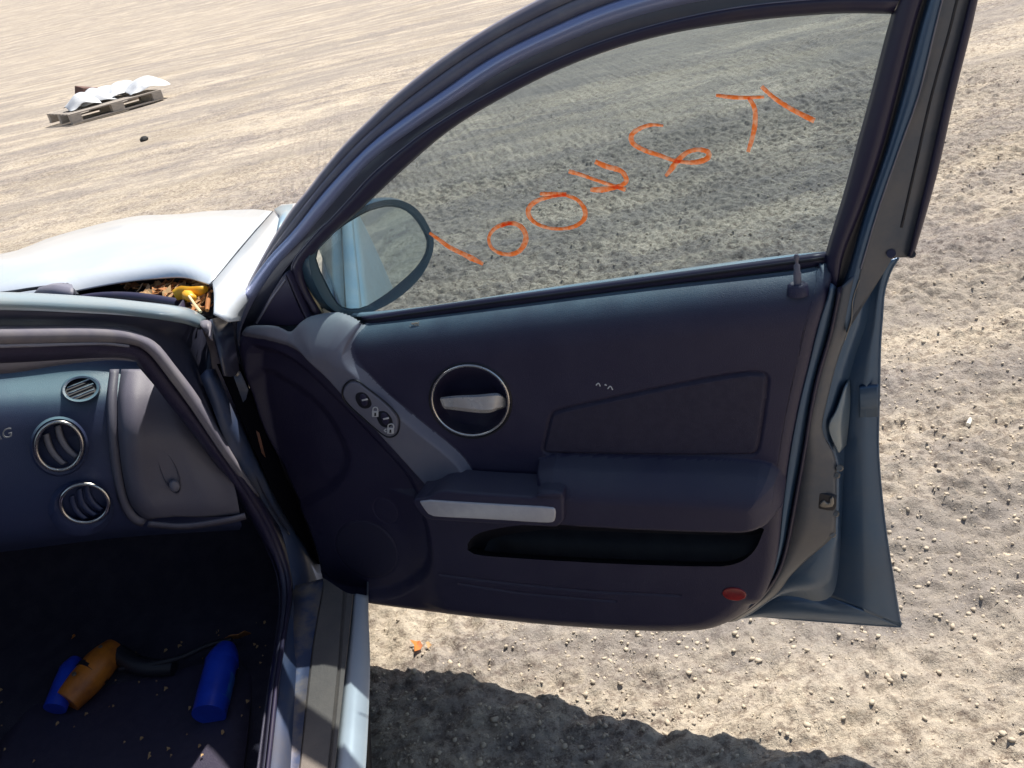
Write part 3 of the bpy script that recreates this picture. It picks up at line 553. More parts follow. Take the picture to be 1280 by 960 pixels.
#====DOOR
# ------------------------------------------------------------------ the open door
def outer_row(pts, w): return drow(pts, w)
skin_rows = []
top_px = [(318, 400), (470, 395), (700, 362), (1000, 322), (1090, 325)]
bot_px = [(440, 738), (600, 757), (800, 772), (960, 770), (1122, 781)]
tl = catmull(drow(top_px, .10)); bl = catmull(drow(bot_px, .10)); tl = resamp(tl, 40); bl = resamp(bl, 40)
er = resamp(catmull(drow([(1090, 325), (1100, 345), (1096, 380), (1093, 432), (1092, 520), (1092, 560), (1096, 610), (1102, 667), (1111, 722), (1121, 781)], .10)), 18)
for i_, t in enumerate(np.linspace(0, 1, 18)):
    r = tl*(1-t)+bl*t; r = r+(er[i_]-r[-1])[None]*(np.linspace(0, 1, 40)**3)[:, None]; r[:, 1] = .10+.045*math.sin(math.pi*(t*.9+.05)); skin_rows.append(r)
belt_out = (tl, drow([(452, 396), (700, 361), (900, 334), (1050, 316)], .077))
vs = np.concatenate(skin_rows); fs = [(i*40+a, i*40+a+1, (i+1)*40+a+1, (i+1)*40+a) for i in range(17) for a in range(39)]
door = mesh('door', vs, fs, car, 'paint'); door.rotation_euler = (0, 0, math.pi+TH)
md = door.modifiers.new('s', 'SOLIDIFY'); md.thickness = .003
tag(door, 'opened front passenger door seen from inside')
loft('belt_molding', [belt_out[0]+np.array([0, .006, 0]), belt_out[0]+np.array([0, .0, .006]), resamp(catmull(belt_out[1]), 40)], door, 'paint', 40, .002)
# ---- inner trim as one relief, cut into its pieces
TOPW = .055
t_top = [(303, 412), (320, 406), (350, 404), (378, 402), (388, 393), (400, 388), (430, 389), (452, 399), (470, 403), (600, 387), (800, 361), (1000, 337), (1022, 333), (1033, 335), (1039, 345)]
t_right = [(1039, 345), (1039, 354), (1036, 370), (1027, 395), (1020, 420), (1013, 450), (1003, 490), (996, 522), (989, 560), (983, 600), (978, 640), (974, 680), (967, 712), (955, 738), (945, 750)]
t_bot = [(403, 716), (412, 730), (425, 740), (445, 746), (520, 757), (600, 766), (700, 776), (800, 782), (860, 783), (895, 779), (925, 766), (945, 750)]
t_left = [(303, 412), (300, 425), (303, 450), (315, 500), (330, 550), (352, 605), (378, 660), (395, 698), (403, 716)]
def uz(px, w): return np.array([dp(x, y, q)[[0, 2]] for (x, y), q in zip(px, w if hasattr(w, '__len__') else [w]*len(px))])
NU, NV = 600, 380
wt = [.0, .01, .02]+[TOPW]*9+[.042, .036, .02]
cT = resamp(catmull(uz(t_top, wt)), NU); cB = resamp(catmull(uz(t_bot, [.035, .033]+[.03]*8+[.03, .028])), NU)
cL = resamp(catmull(uz(t_left, [.0]+[.01]*6+[.02, .035])), NV); cR = resamp(catmull(uz(t_right, [.02, .018, .018]+[.018]*10+[.02, .028])), NV)
cL[0] = cT[0]; cR[0] = cT[-1]; cL[-1] = cB[0]; cR[-1] = cB[-1]
ss = np.linspace(0, 1, NU)[None, :, None]; tt = np.linspace(0, 1, NV)[:, None, None]
Gd = (1-tt)*cT[None]+tt*cB[None]+(1-ss)*cL[:, None]+ss*cR[:, None]-((1-ss)*(1-tt)*cT[0]+ss*(1-tt)*cT[-1]+(1-ss)*tt*cB[0]+ss*tt*cB[-1])
PT = Gd.reshape(-1, 2)
STRIP_W = -.022
strip = chaikin(uz([(296, 405), (320, 400), (385, 380), (440, 380), (470, 398), (458, 408), (438, 424), (428, 440), (434, 456), (450, 470), (475, 496), (500, 517), (531, 542), (559, 564), (578, 583), (589, 602), (594, 622), (560, 625), (537, 619), (516, 596), (487, 564), (456, 530), (425, 499), (403, 474), (378, 453), (356, 440), (331, 432), (303, 428), (290, 427)], [.02]*5+[.0, -.01]+[STRIP_W]*12+[STRIP_W]*10), 1)
insert = chaikin(uz([(678, 563), (684, 540), (688, 520), (696, 513), (769, 497), (848, 480), (925, 466.5), (950, 465.5), (959, 470), (959, 482), (957, 503), (950, 550), (946, 567), (935, 569.5), (816, 569), (697, 567), (684, 567)], 0.), 2)
ARM = -.072
arm = chaikin(np.vstack([uz([(676, 566), (760, 569), (860, 571), (945, 574), (972, 582), (986, 610)], 0.), uz([(984, 660), (975, 690), (960, 740), (660, 700), (662, 600)], -.02)]), 1)
arm_bot = np.array(uz([(560, 650), (660, 656), (720, 661), (785, 665), (860, 668), (926, 669.5), (957, 665), (975, 655), (990, 630)], ARM))
pocket = chaikin(np.vstack([uz([(584, 691), (583, 683), (587, 675), (597, 667.5), (625, 661), (660, 657)], -.02), uz([(660, 655), (785, 660), (926, 664), (957, 660)], -.02), uz([(952, 668), (947, 682), (936, 695), (922, 703), (900, 707.5), (760, 703), (672, 698), (600, 693)], -.012)]), 1)
spk = uz([(456+43*math.cos(a)*math.cos(.6)-33*math.sin(a)*math.sin(.6), 690+43*math.cos(a)*math.sin(.6)+33*math.sin(a)*math.cos(.6)) for a in np.linspace(0, 2*math.pi, 40)[:-1]], .012)
twt = uz([(480+18*math.cos(a)*math.cos(.8)-13*math.sin(a)*math.sin(.8), 642+18*math.cos(a)*math.sin(.8)+13*math.sin(a)*math.cos(.8)) for a in np.linspace(0, 2*math.pi, 30)[:-1]], .012)
cup = uz([(588+48*math.cos(a)*math.cos(.25)-43*math.sin(a)*math.sin(.25), 500.5+48*math.cos(a)*math.sin(.25)+43*math.sin(a)*math.cos(.25)) for a in np.linspace(0, 2*math.pi, 60)[:-1]], 0.)
# snap the pocket's and the handle cup's edges onto the grid
sp, near = sdf(PT, pocket); k = np.abs(sp) < .0014; PT[k] = near[k]; sp, _ = sdf(PT, pocket)
sc, near = sdf(PT, cup); k = np.abs(sc) < .0014; PT[k] = near[k]; sc, _ = sdf(PT, cup)
for _pl in (strip, insert):
    s_, near = sdf(PT, _pl); k = (np.abs(s_) < .0013) & (dline(PT, cT[::6]) > .06); PT[k] = near[k]
s_strip, _ = sdf(PT, strip); s_ins, _ = sdf(PT, insert); s_arm, _ = sdf(PT, arm); s_spk, _ = sdf(PT, spk); s_twt, _ = sdf(PT, twt)
outl = np.vstack([cT, cR[1:], cB[::-1][1:], cL[::-1][1:-1]])
dT = dline(PT, cT[::4]); dR = dline(PT, cR[::4]); dB = dline(PT, cB[::4]); dL = dline(PT, cL[::4])
h = np.zeros(len(PT))
leftfade = sstep((PT[:, 0]-.0)/.13)
h -= TOPW*(1-np.sqrt(np.clip(1-(1-np.clip(dT/.075, 0, 1))**2, 0, 1)))*(.25+.75*leftfade)                   # the rolled belt line
h -= .018*(1-np.sqrt(np.clip(1-(1-np.clip(dR/.022, 0, 1))**2, 0, 1)))  # rounded rear edge
h -= .03*(1-np.sqrt(np.clip(1-(1-np.clip(dB/.03, 0, 1))**2, 0, 1)))
h -= .01*(1-np.sqrt(np.clip(1-(1-np.clip(dL/.012, 0, 1))**2, 0, 1)))
# scooped area ahead of the pull strip and around the speaker
scoop = chaikin(uz([(296, 428), (340, 432), (378, 453), (425, 499), (487, 564), (516, 596), (530, 625), (545, 660), (548, 720), (480, 760), (380, 740), (330, 600)], 0.), 2)
s_sc, _ = sdf(PT, scoop); h -= .022*sstep(-s_sc/.03)
kn = chaikin(uz([(300, 440), (400, 500), (435, 560), (440, 590), (420, 620), (380, 640), (360, 655), (300, 560)], .01), 2)
s_kn, _ = sdf(PT, kn); h -= .009*sstep(-s_kn/.03)
h += (-STRIP_W)*sstep(-s_strip/.014+.15)*(.3+.7*sstep((dT)/.07))       # pull strip
h += -.0035*np.exp(-(s_ins/.0028)**2)+.0025*sstep(-s_ins/.006)         # insert with its groove
h += -.0016*np.exp(-((s_spk+.002)/.002)**2)+.0012*sstep(-s_spk/.004)
h += -.0012*np.exp(-(s_twt/.0016)**2)
# shelf below the insert and the armrest
abz = np.interp(PT[:, 0], arm_bot[:, 0], arm_bot[:, 1]); below = PT[:, 1] < abz
s_ar2 = -s_arm
q_ = np.clip(s_ar2/.062, 0, 1); prof = .016*sstep(s_ar2/.012)+(-ARM-.016)*(1-(1-q_)**2.0)
q_ = np.clip((PT[:, 1]-abz)/.012, 0, 1); prof = prof-.012*(1-np.sqrt(np.clip(1-(1-q_)**2, 0, 1)))
left_in = sstep((PT[:, 0]-uz([(668, 610)], -.03)[0][0])/.014)
h += np.where(below, 0, prof*left_in)
lowbulge = sstep((abz-PT[:, 1])/.01)*below*sstep(dB/.05)*sstep((PT[:, 0]-.12)/.1)
h += .016*lowbulge
for L_, am in (([(552, 716), (640, 727), (740, 737), (850, 742)], .003), ([(575, 727), (660, 740), (770, 749)], .0028)):
    h -= am*np.exp(-(dline(PT, uz(L_, -.01))/.0025)**2)*1.2
H2 = h.reshape(NV, NU).copy(); W2 = (np.exp(-(s_strip/.008)**2)*(1-sstep((dT-.05)/.03))*sstep(dT/.004)).reshape(NV, NU)
for _ in range(14):
    Pd = np.pad(H2, 1, mode='edge'); B2 = (Pd[:-2, 1:-1]+Pd[2:, 1:-1]+Pd[1:-1, :-2]+Pd[1:-1, 2:]+Pd[:-2, :-2]+Pd[2:, 2:])/6; H2 = H2*(1-W2)+B2*W2
h = H2.ravel(); h += (vnoise(PT[:, 0]*9, PT[:, 1]*9, 4)-.5)*.0016
Vt = np.stack([PT[:, 0], -h, PT[:, 1]], 1)
Ig = np.arange(NU*NV).reshape(NV, NU); Fq = np.stack([Ig[:-1, :-1], Ig[:-1, 1:], Ig[1:, 1:], Ig[1:, :-1]], -1).reshape(-1, 4)
cen = lambda a: a[Fq].mean(1)
# vertex normals of the whole relief, kept on every piece so that no seam shows
A_ = Vt[Fq[:, 1]]-Vt[Fq[:, 3]]; B_ = Vt[Fq[:, 2]]-Vt[Fq[:, 0]]; fn = np.cross(A_, B_); vn = np.zeros_like(Vt)
for q in range(4): np.add.at(vn, Fq[:, q], fn)
vn /= np.linalg.norm(vn, axis=1)[:, None]+1e-12
if vn[:, 1].mean() > 0: vn = -vn; Fq = Fq[:, ::-1]
def piece(name, mask, m, parent=door):
    F = Fq[mask]; used, inv = np.unique(F, return_inverse=True); F = inv.reshape(-1, 4)
    me = bpy.data.meshes.new(name); me.from_pydata(Vt[used].tolist(), [], F.tolist()); me.update(); me.shade_smooth()
    me.normals_split_custom_set_from_vertices(vn[used].tolist())
    o = link(name, me, parent, m, True); return o
inp = cen(sp) < 0; inc = cen(sc) < 0; hole = inp | inc
a_str = (cen(s_strip) < .0) & ~hole
a_ins = (cen(s_ins) < 0) & ~hole
a_spk = (cen(s_spk) < 0) & ~hole & ~a_str
a_arm = (cen(s_arm) < -.002) & (cen(PT[:, 1]) > cen(abz)) & (cen(left_in) > .5) & ~hole & ~a_str & ~a_ins
a_low = (cen(PT[:, 1]) < cen(abz)) & ~hole & ~a_str & ~a_ins & ~a_arm & ~a_spk & (cen(PT[:, 0]) > .14)
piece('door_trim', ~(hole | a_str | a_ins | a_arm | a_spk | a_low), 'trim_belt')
piece('armrest', a_arm, 'trim'); piece('trim_insert', a_ins, 'trim_in'); piece('lower_trim', a_low, 'trim')
tag(piece('pull_strip', a_str, 'strip'), 'smooth grey strip running from the mirror corner down to the pull handle')
def grille_mat():
    m = mat('speaker_grille', (.030, .027, .062), .55); n = m.node_tree; L = n.links
    tc = n.nodes.new('ShaderNodeTexCoord'); v = n.nodes.new('ShaderNodeTexVoronoi'); v.inputs['Scale'].default_value = 330; v.inputs['Randomness'].default_value = 0
    L.new(tc.outputs['Object'], v.inputs[0]); bp = n.nodes.new('ShaderNodeBump'); bp.inputs['Strength'].default_value = .8; bp.inputs['Distance'].default_value = .002
    L.new(v.outputs['Distance'], bp.inputs['Height']); L.new(bp.outputs[0], n.nodes['Principled BSDF'].inputs['Normal']); return m
M['grille'] = grille_mat(); piece('speaker_grille', a_spk, 'grille')
# the map pocket's inside
def pring(dw, sc_, dz): c = pocket.mean(0); return [(c[0]+(p[0]-c[0])*sc_, dw, c[1]+(p[1]-c[1])*sc_+dz) for p in resamp(np.vstack([pocket, pocket[:1]]), 80)[:-1]]
base_h = -np.array([float(Vt[np.argmin(np.sum((PT-p)**2, 1)), 1]) for p in resamp(np.vstack([pocket, pocket[:1]]), 80)[:-1]])
r0 = [(p[0], -max(hh, -.02)+.0, p[2]) for p, hh in zip(pring(0, 1.0, 0), base_h)]
disc('map_pocket', [r0, [(a[0], .012, a[2]-.0) for a in pring(0, 1.0, -.012)], [(a[0], .03, a[2]) for a in pring(0, .99, -.05)], [(a[0], .055, a[2]) for a in pring(0, .97, -.04)], pring(.07, .93, 0)], door, 'black')
# door handle
def ell(cx_, cy_, a, b, rot, w, n=48): return [dp(cx_+a*math.cos(t)*math.cos(rot)-b*math.sin(t)*math.sin(rot), cy_+a*math.cos(t)*math.sin(rot)+b*math.sin(t)*math.cos(rot), w) for t in np.linspace(0, 2*math.pi, n+1)[:-1]]
hc = (588, 500.5)
disc('handle_cup', [ell(*hc, 49, 44, .25, .001), ell(*hc, 47, 42, .25, .004), ell(hc[0], hc[1], 43, 38, .25, .022), ell(hc[0], hc[1]+1, 34, 30, .25, .036), ell(hc[0], hc[1]+2, 18, 16, .25, .042)], door, 'trim')
tube('handle_bezel', ell(*hc, 48.3, 43.3, .25, -.004, 30), .0030, door, 'chrome', 10, 90, closed=True)
tube('handle_bezel_lip', ell(*hc, 51.3, 46.3, .25, -.000, 30), .0022, door, 'black', 8, 90, closed=True)
rows = [drow([(556, 501), (580, 500), (610, 498), (632, 500)], [.03, .02, .02, .03]),
        drow([(551, 496.5), (570, 494.5), (595, 493.5), (616, 491.5), (624, 492), (631, 497)], [.010, .000, -.004, -.006, -.002, .016]),
        drow([(550, 499), (570, 497), (595, 496.5), (614, 495), (625, 495), (633, 499)], [.004, -.008, -.014, -.017, -.012, .012]),
        drow([(553, 507.5), (570, 509), (593, 511.5), (612, 512), (624, 509), (634, 506.5)], [.006, -.006, -.012, -.015, -.010, .012]),
        drow([(556, 511), (572, 513), (593, 515.5), (611, 516), (623, 512), (633, 509)], [.014, .004, -.002, -.004, .002, .018]),
        drow([(560, 508), (580, 509), (610, 510), (630, 507)], [.03, .02, .02, .03])]
loft('door_handle', rows, door, 'lever', 40, .0, sharp=True)
# pull handle: dark body and silver face
slab('pull_handle', pxpoly([(515, 621), (535, 620.5), (551, 609.5), (580, 613), (640, 617), (672, 619), (672, 612), (703, 611.5), (706, 620), (706, 657), (672, 656), (600, 652), (556, 649), (536, 648), (524, 638)], -.075, 1), -.082, -.01, door, 'trim', .006)
slab('pull_handle_face', pxpoly([(524, 624), (579, 627.5), (640, 631), (690, 633.5), (695, 637), (694, 650), (690, 653), (672, 652.5), (610, 648.5), (556, 646), (538, 644.5), (529, 634)], -.083, 1), -.0855, -.078, door, 'silver', .0025)
# shelf cap between armrest and handle
slab('pull_handle_cap', pxpoly([(672, 617), (674, 612), (702, 610), (706, 613), (706, 619), (690, 619)], -.07, 1), -.0835, -.02, door, 'trim', .004)
# switch panel
sw = slab('switch_panel', pxpoly([(429, 494), (431, 484), (438, 477), (447, 478), (458, 486), (480, 503), (495, 519), (498, 530), (495, 541), (486, 545), (475, 539), (455, 522), (436, 505)], STRIP_W-.002, 2), STRIP_W-.0042, STRIP_W+.012, door, 'grey_trim', .002)
tube('switch_panel_gap', [dp(x, y, STRIP_W-.001) for x, y in [(428, 494), (430, 483), (438, 475.5), (448, 476.5), (459, 485), (481, 502), (496.5, 518), (499.5, 530), (496, 542.5), (486, 546.5), (474, 540), (454, 523), (435, 506)]], .0016, door, 'black', 6, 70, closed=True)
for (x, y) in ((454, 500.5), (480.5, 524)):
    slab('window_switch', pxpoly([(x-9, y-9), (x-2, y-11), (x+5, y-8), (x+11, y+2), (x+10, y+8), (x+3, y+11), (x-5, y+8), (x-10, y-2)], STRIP_W-.004, 2), STRIP_W-.0050, STRIP_W, door, 'black', .0010)
    slab('switch_rocker', pxpoly([(x-5.5, y-6.5), (x+1.5, y-8), (x+6.5, y+5), (x-.5, y+8)], STRIP_W-.008, 1), STRIP_W-.0092, STRIP_W-.003, door, 'trim', .0012)
    slab('switch_mark', pxpoly([(x-2, y-1), (x+5, y-2.6), (x+5.8, y-.6), (x-1.2, y+1)], STRIP_W-.0092, 0), STRIP_W-.0096, STRIP_W-.0085, door, 'white', .0002)
# padlock symbols
W_ = STRIP_W-.0052
def ribbon(name, px, wpx, w, m, parent=door, n=40, dep=.0008, closed=False, jit=0.):
    P = resamp(catmull([(a, b, 0.) for a, b in px], closed=closed) if len(px) > 2 else np.array([(a, b, 0.) for a, b in px], float), n)[:, :2]
    T = np.gradient(P, axis=0); T /= np.linalg.norm(T, axis=1)[:, None]+1e-9; N = np.stack([-T[:, 1], T[:, 0]], 1)
    wv = np.interp(np.linspace(0, 1, n), np.linspace(0, 1, len(wpx)), wpx) if hasattr(wpx, '__len__') else np.full(n, float(wpx))
    if jit: wv = wv*(1+jit*(RNG.random(n)-.5))
    cr = (-.5, -.3, 0, .3, .5); hh = (0, dep*.8, dep, dep*.8, 0); rows = []
    for c, q in zip(cr, hh): rows.append([dp(p[0]+nn[0]*ww*c, p[1]+nn[1]*ww*c, w-q) for p, nn, ww in zip(P, N, wv)])
    o = loft(name, rows, parent, m, n, 0, curve=False); return o
for (x, y, fl) in ((469, 515, 0), (488, 536, 1)):
    slab('padlock_symbol', pxpoly([(x-4, y-1), (x+4, y-1), (x+4, y+6), (x-4, y+6)], W_, 0), W_-.0004, W_+.001, door, 'white', .0002)
    ribbon('padlock_shackle', [(x-3, y-1), (x-2.5, y-5), (x+1+fl, y-6), (x+3+fl, y-4), (x+3+fl, y-1)], 1.6, W_, 'white', n=12)
    if fl: ribbon('padlock_arrow', [(x-5, y), (x-8, y+2), (x-5, y+4)], 1.6, W_, 'white', n=8)
slab('padlock_keyhole', pxpoly([(468, 516), (470, 516), (470.3, 520), (467.7, 520)], W_-.0005, 0), W_-.0007, W_, door, 'black', .0001)
slab('padlock_keyhole', pxpoly([(487, 537), (489, 537), (489.3, 541), (486.7, 541)], W_-.0005, 0), W_-.0007, W_, door, 'black', .0001)
# reflector, lock rod, screws, scuffs
slab('reflector', uz([(918+15*math.cos(a), 742+8*math.sin(a)+1.2*math.cos(a)) for a in np.linspace(0, 2*math.pi, 30)[:-1]], -.016), -.019, .0, door, 'red', .002)
slab('reflector_rim', uz([(918+16.5*math.cos(a), 742+9.2*math.sin(a)+1.2*math.cos(a)) for a in np.linspace(0, 2*math.pi, 30)[:-1]], -.014), -.0165, .0, door, 'trim', .0015)
b0 = dp(997, 354, .018); b1 = b0+np.array([0, 0, .045])
disc('lock_rod_grommet', [[b0+np.array([r*math.cos(a), r*math.sin(a)*.9, z-abs(.0)]) for a in np.linspace(0, 2*math.pi, 21)[:-1]] for r, z in ((.017, -.018), (.015, -.003), (.011, .000), (.007, -.002))], door, 'trim')
disc('lock_rod', [[b0+np.array([r*math.cos(a), r*math.sin(a), z]) for a in np.linspace(0, 2*math.pi, 17)[:-1]] for r, z in ((.0052, -.01), (.0058, .002), (.0058, .017), (.0046, .019), (.0046, .029), (.0026, .031), (.0026, .037), (.0038, .0385), (.0038, .0445), (.002, .047))], door, 'rubber_grey')
for p, r in (((748, 480), 3), ((763, 484), 3.5), ((757, 481), 1.2)):
    ribbon('paint_scuff', [(p[0]-r, p[1]+r*.6), (p[0], p[1]-r*.4), (p[0]+r*.8, p[1]+r)], 1.5, -.001, 'white', n=8, dep=.0004)
for k in range(22):
    a, b = random.gauss(521, 5), random.gauss(406, 2.2); s = random.uniform(.5, 1.6)
    if k > 17: a, b = random.gauss(528, 3), random.gauss(424, 1)
    ribbon('dried_mud_fleck', [(a-s, b), (a, b-s*.4), (a+s, b+s*.3)], s*1.3, float(np.interp(b, [400, 430], [.037, .022])), 'pebble', n=5, dep=.0012)
#---- belt seal and glass
WG = .072
rows = [drow([(452, 396), (600, 374.5), (800, 347.5), (1034, 315)], WG-.004), drow([(452, 398), (600, 377), (800, 350), (1034, 318)], WG-.014), drow([(456, 401), (600, 381), (800, 354), (1034, 323)], .056), drow([(460, 405), (600, 387), (800, 360), (1036, 331)], .054)]
loft('belt_seal', rows, door, 'rubber', 40, .002)
rows = [drow([(454, 399.5), (600, 379.2), (800, 352), (1030, 321)], .054), drow([(455, 402.0), (600, 382), (800, 355.5), (1030, 324.5)], .053)]
loft('belt_seal_lip', rows, door, 'black', 40, .002)
L5 = [(400, 390), (392.5, 375), (381, 352.5), (380, 337.5), (385, 326), (396, 313), (419, 289), (450.6, 261), (505, 210), (563, 161), (634, 118), (720, 77), (820, 45), (930, 26), (1040, 16), (1116, 16)]
R0 = [(1116, 16), (1104, 60), (1089, 120), (1074, 174), (1055, 244), (1033, 318)]
gl = L5[2:]+R0[1:]+[(800, 360), (600, 388), (455, 408), (410, 408), (392, 380)]
gpoly = [dp(x, y, WG) for x, y in gl]
vs = [tuple(p) for p in gpoly]+[(p[0], p[1]+.004, p[2]) for p in gpoly]; n = len(gl)
pane = mesh('window_pane', vs, [tuple(range(n)), tuple(range(n, 2*n))[::-1]]+[(i, (i+1) % n, n+(i+1) % n, n+i) for i in range(n)], door, 'glass', False); fixn(pane)
# ---- front frame of the window, band by band
L0 = [(300, 480), (291, 458), (286, 432), (286, 415), (289, 397), (308, 360), (329, 321), (347.5, 289), (366, 261), (385, 238), (400, 218), (428, 184), (462, 150), (496, 118), (560, 68), (640, 18), (740, -30), (860, -64), (1000, -82), (1130, -84), (1222, -80)]
L1 = [(303, 478), (294, 456), (290, 432), (290, 415), (293, 397), (317, 350), (351, 294), (391, 242), (400, 231), (437.5, 187.5), (475, 152), (514, 119), (580, 72), (655, 28), (750, -14), (865, -46), (1000, -64), (1130, -68), (1218, -66)]
L2 = [(306, 474), (298, 450), (294, 425), (296, 402), (304, 369), (336, 321), (370, 285), (400, 245), (456, 186), (497.5, 152), (546, 118), (610, 74), (680, 38), (765, 2), (870, -26), (1000, -42), (1130, -46), (1212, -45)]
L3 = [(308, 470), (300, 448), (296, 425), (299, 404), (306, 375), (336, 328), (374, 287), (400, 257), (456, 195), (512.5, 152), (564, 118), (625, 78), (695, 44), (775, 12), (875, -13), (1000, -28), (1130, -32), (1206, -31)]
L3b = [(310, 466), (303, 440), (300, 420), (306, 400), (322, 368), (348, 330), (380, 296), (404, 268), (462, 203), (519, 160), (573, 124), (633, 86), (702, 54), (782, 24), (880, 0), (1000, -14), (1130, -18), (1200, -17)]
L4 = [(322, 404), (330, 390), (340, 370), (355, 340), (365, 328), (374, 315), (402, 284), (407.5, 280), (437.5, 247.5), (469, 214), (520, 172.5), (563, 144), (602.5, 121), (665, 88), (740, 56), (830, 28), (930, 8), (1040, -2), (1125, -2)]
L5s = [(388, 392), (376, 372), (366, 350), (366, 338), (374, 324), (392, 302), (419, 275)]
def reg(px, w, n=80): return resamp(catmull(drow(px, w)), n)
loft('frame_outer_seal', [reg(L0, .085), reg([(a+1.5, b+1.5) for a, b in L0], .066), reg(L1, .058), reg(L1, .066)], door, 'rubber_grey', 80, .003, curve=False)
loft('frame_seal_band', [reg(L1, .062), reg([(a*.5+c*.5, b*.5+d*.5) for (a, b), (c, d) in zip(resamp(catmull(L1), 30), resamp(catmull(L2), 30))], .048), reg(L2, .052), reg(L2, .06)], door, 'rubber_grey', 80, .003, curve=False)
loft('frame_ridge', [reg(L2, .056), reg([(a*.6+c*.4, b*.6+d*.4) for (a, b), (c, d) in zip(resamp(catmull(L2), 30), resamp(catmull(L3), 30))], .040), reg(L3, .038), reg(L3b, .044)], door, 'frame_hi', 80, .003, curve=False)
loft('window_frame', [reg(L3b, .044), reg([(a*.5+c*.5, b*.5+d*.5) for (a, b), (c, d) in zip(resamp(catmull(L3b), 30), resamp(catmull(L4), 30))], .052), reg(L4, .044)], door, 'frame', 80, .003, curve=False)
L4c = [(394, 396), (380, 372), (366, 346), (364, 336), (368, 324), (378, 311)]+L4[6:]
L5c = [(402, 391), (392.5, 375), (381, 352.5), (380, 337.5), (385, 326), (396, 313)]+L5[6:]
loft('window_channel', [reg(L4c, .044), reg([(a*.75+c*.25, b*.75+d*.25) for (a, b), (c, d) in zip(resamp(catmull(L4c), 30), resamp(catmull(L5c), 30))], .040), reg([(a*.15+c*.85, b*.15+d*.85) for (a, b), (c, d) in zip(resamp(catmull(L4c), 30), resamp(catmull(L5c), 30))], .05), reg(L5c, .060)], door, 'rubber', 80, .003, curve=False)
tube('channel_bead', drow(L4c[2:], .0425), .0011, door, 'grey_trim', 6, 90)
# mirror sail cover
slab('mirror_sail_cover', pxpoly([(316, 408), (322, 398), (340, 366), (356, 340), (361, 341), (368, 360), (384, 398), (390, 402), (380, 407)], .03, 1), .026, .058, door, 'trim', .005)
tube('sail_cover_edge', drow([(321, 404), (338, 376), (357, 349)], .026), .002, door, 'grey_trim', 6, 12)
loft('corner_seal', [drow([(380, 342), (383, 356), (391, 374), (401, 392)], .058), drow([(383, 342), (386, 355), (396, 376), (404, 391)], .056)], door, 'straw', 14, .003)
tube('foot_fold', drow([(297, 385), (292, 400), (291, 420), (294, 440), (300, 460), (306, 480), (312, 505)], .02), .008, door, 'frame', 8, 30)
# ---- rear frame of the window
q0 = R0; q1 = [(1172, -60), (1152, 0), (1140, 40), (1119.6, 120), (1102, 186), (1079, 254), (1055, 314.5), (1048, 345), (1042, 370)]
q2 = [(1178, -60), (1160, 0), (1148, 40), (1127, 120), (1107, 190), (1083, 261), (1064.5, 326), (1055, 352), (1046, 373)]
q3 = [(1196, -60), (1178, 0), (1168, 40), (1148, 120), (1123, 190), (1097, 265), (1076, 336), (1066, 385), (1058, 415)]
q4 = [(1212, -60), (1196, 0), (1186, 40), (1164, 120), (1146.5, 197), (1126.6, 284), (1118, 318), (1112, 322)]
q5 = [(1228, -60), (1212, 0), (1202, 40), (1182, 120), (1160.6, 214), (1137, 314), (1134, 321)]
q6 = [(1238, -60), (1222, -4), (1212, 40), (1192, 120), (1170, 218), (1143, 313), (1139, 320)]
loft('rear_window_channel', [drow([(1132, -50), (1116, 16)]+R0[1:]+[(1034, 345), (1040, 368)], .060), drow([(1142, -50), (1124, 12), (1112, 60), (1096, 120), (1081, 174), (1062, 244), (1040, 312), (1037, 345), (1041, 369)], .042), drow([(1162, -55), (1140, 20), (1112, 120), (1094, 186), (1072, 254), (1050, 314), (1046, 345), (1043, 370)], .036), drow(q1, .044)], door, 'rubber', 50, .003)
loft('rear_frame_groove', [drow(q1, .044), drow([(a*.5+c*.5, b*.5+d*.5) for (a, b), (c, d) in zip(q1, q2)], .056), drow(q2, .046)], door, 'black', 50, .003)
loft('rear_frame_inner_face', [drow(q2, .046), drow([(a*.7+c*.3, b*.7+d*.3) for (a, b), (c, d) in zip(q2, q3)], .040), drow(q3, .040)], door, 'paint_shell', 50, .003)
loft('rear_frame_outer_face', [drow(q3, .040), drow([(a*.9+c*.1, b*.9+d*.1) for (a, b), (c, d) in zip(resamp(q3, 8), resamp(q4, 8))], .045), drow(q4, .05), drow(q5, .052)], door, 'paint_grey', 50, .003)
tube('rear_frame_fold', drow(q3[:7], .0385), .0013, door, 'rubber_grey', 6, 60)
tube('rear_frame_slot', drow(q4[:6], .0492), .0022, door, 'black', 6, 50)
loft('rear_frame_edge_seal', [drow(q5, .052), drow([(a*.5+c*.5, b*.5+d*.5) for (a, b), (c, d) in zip(q5, q6)], .046), drow(q6, .058), drow([(a-1, b) for a, b in q6], .075)], door, 'rubber', 50, .003)
loft('rear_frame_outer_skin', [drow([(1222, -4), (1192, 120), (1170, 218), (1142, 315)], .078), drow([(1120, 6), (1090, 120), (1074, 190), (1034, 330)], .082)], door, 'paint', 20, .003)
loft('frame_outer_skin', [reg(L0, .088), reg([(a*.15+c*.85, b*.15+d*.85) for (a, b), (c, d) in zip(resamp(catmull(L0), 30), resamp(catmull(L5), 30))], .086)], door, 'paint', 80, .003, curve=False)
tube('frame_bolt', [dp(1114, 317, .044), dp(1114, 317, .050)], .0065, door, 'rubber', 12, 3); tube('frame_screw', [dp(1140, 318, .05), dp(1139, 318, .058)], .0055, door, 'black', 10, 3)
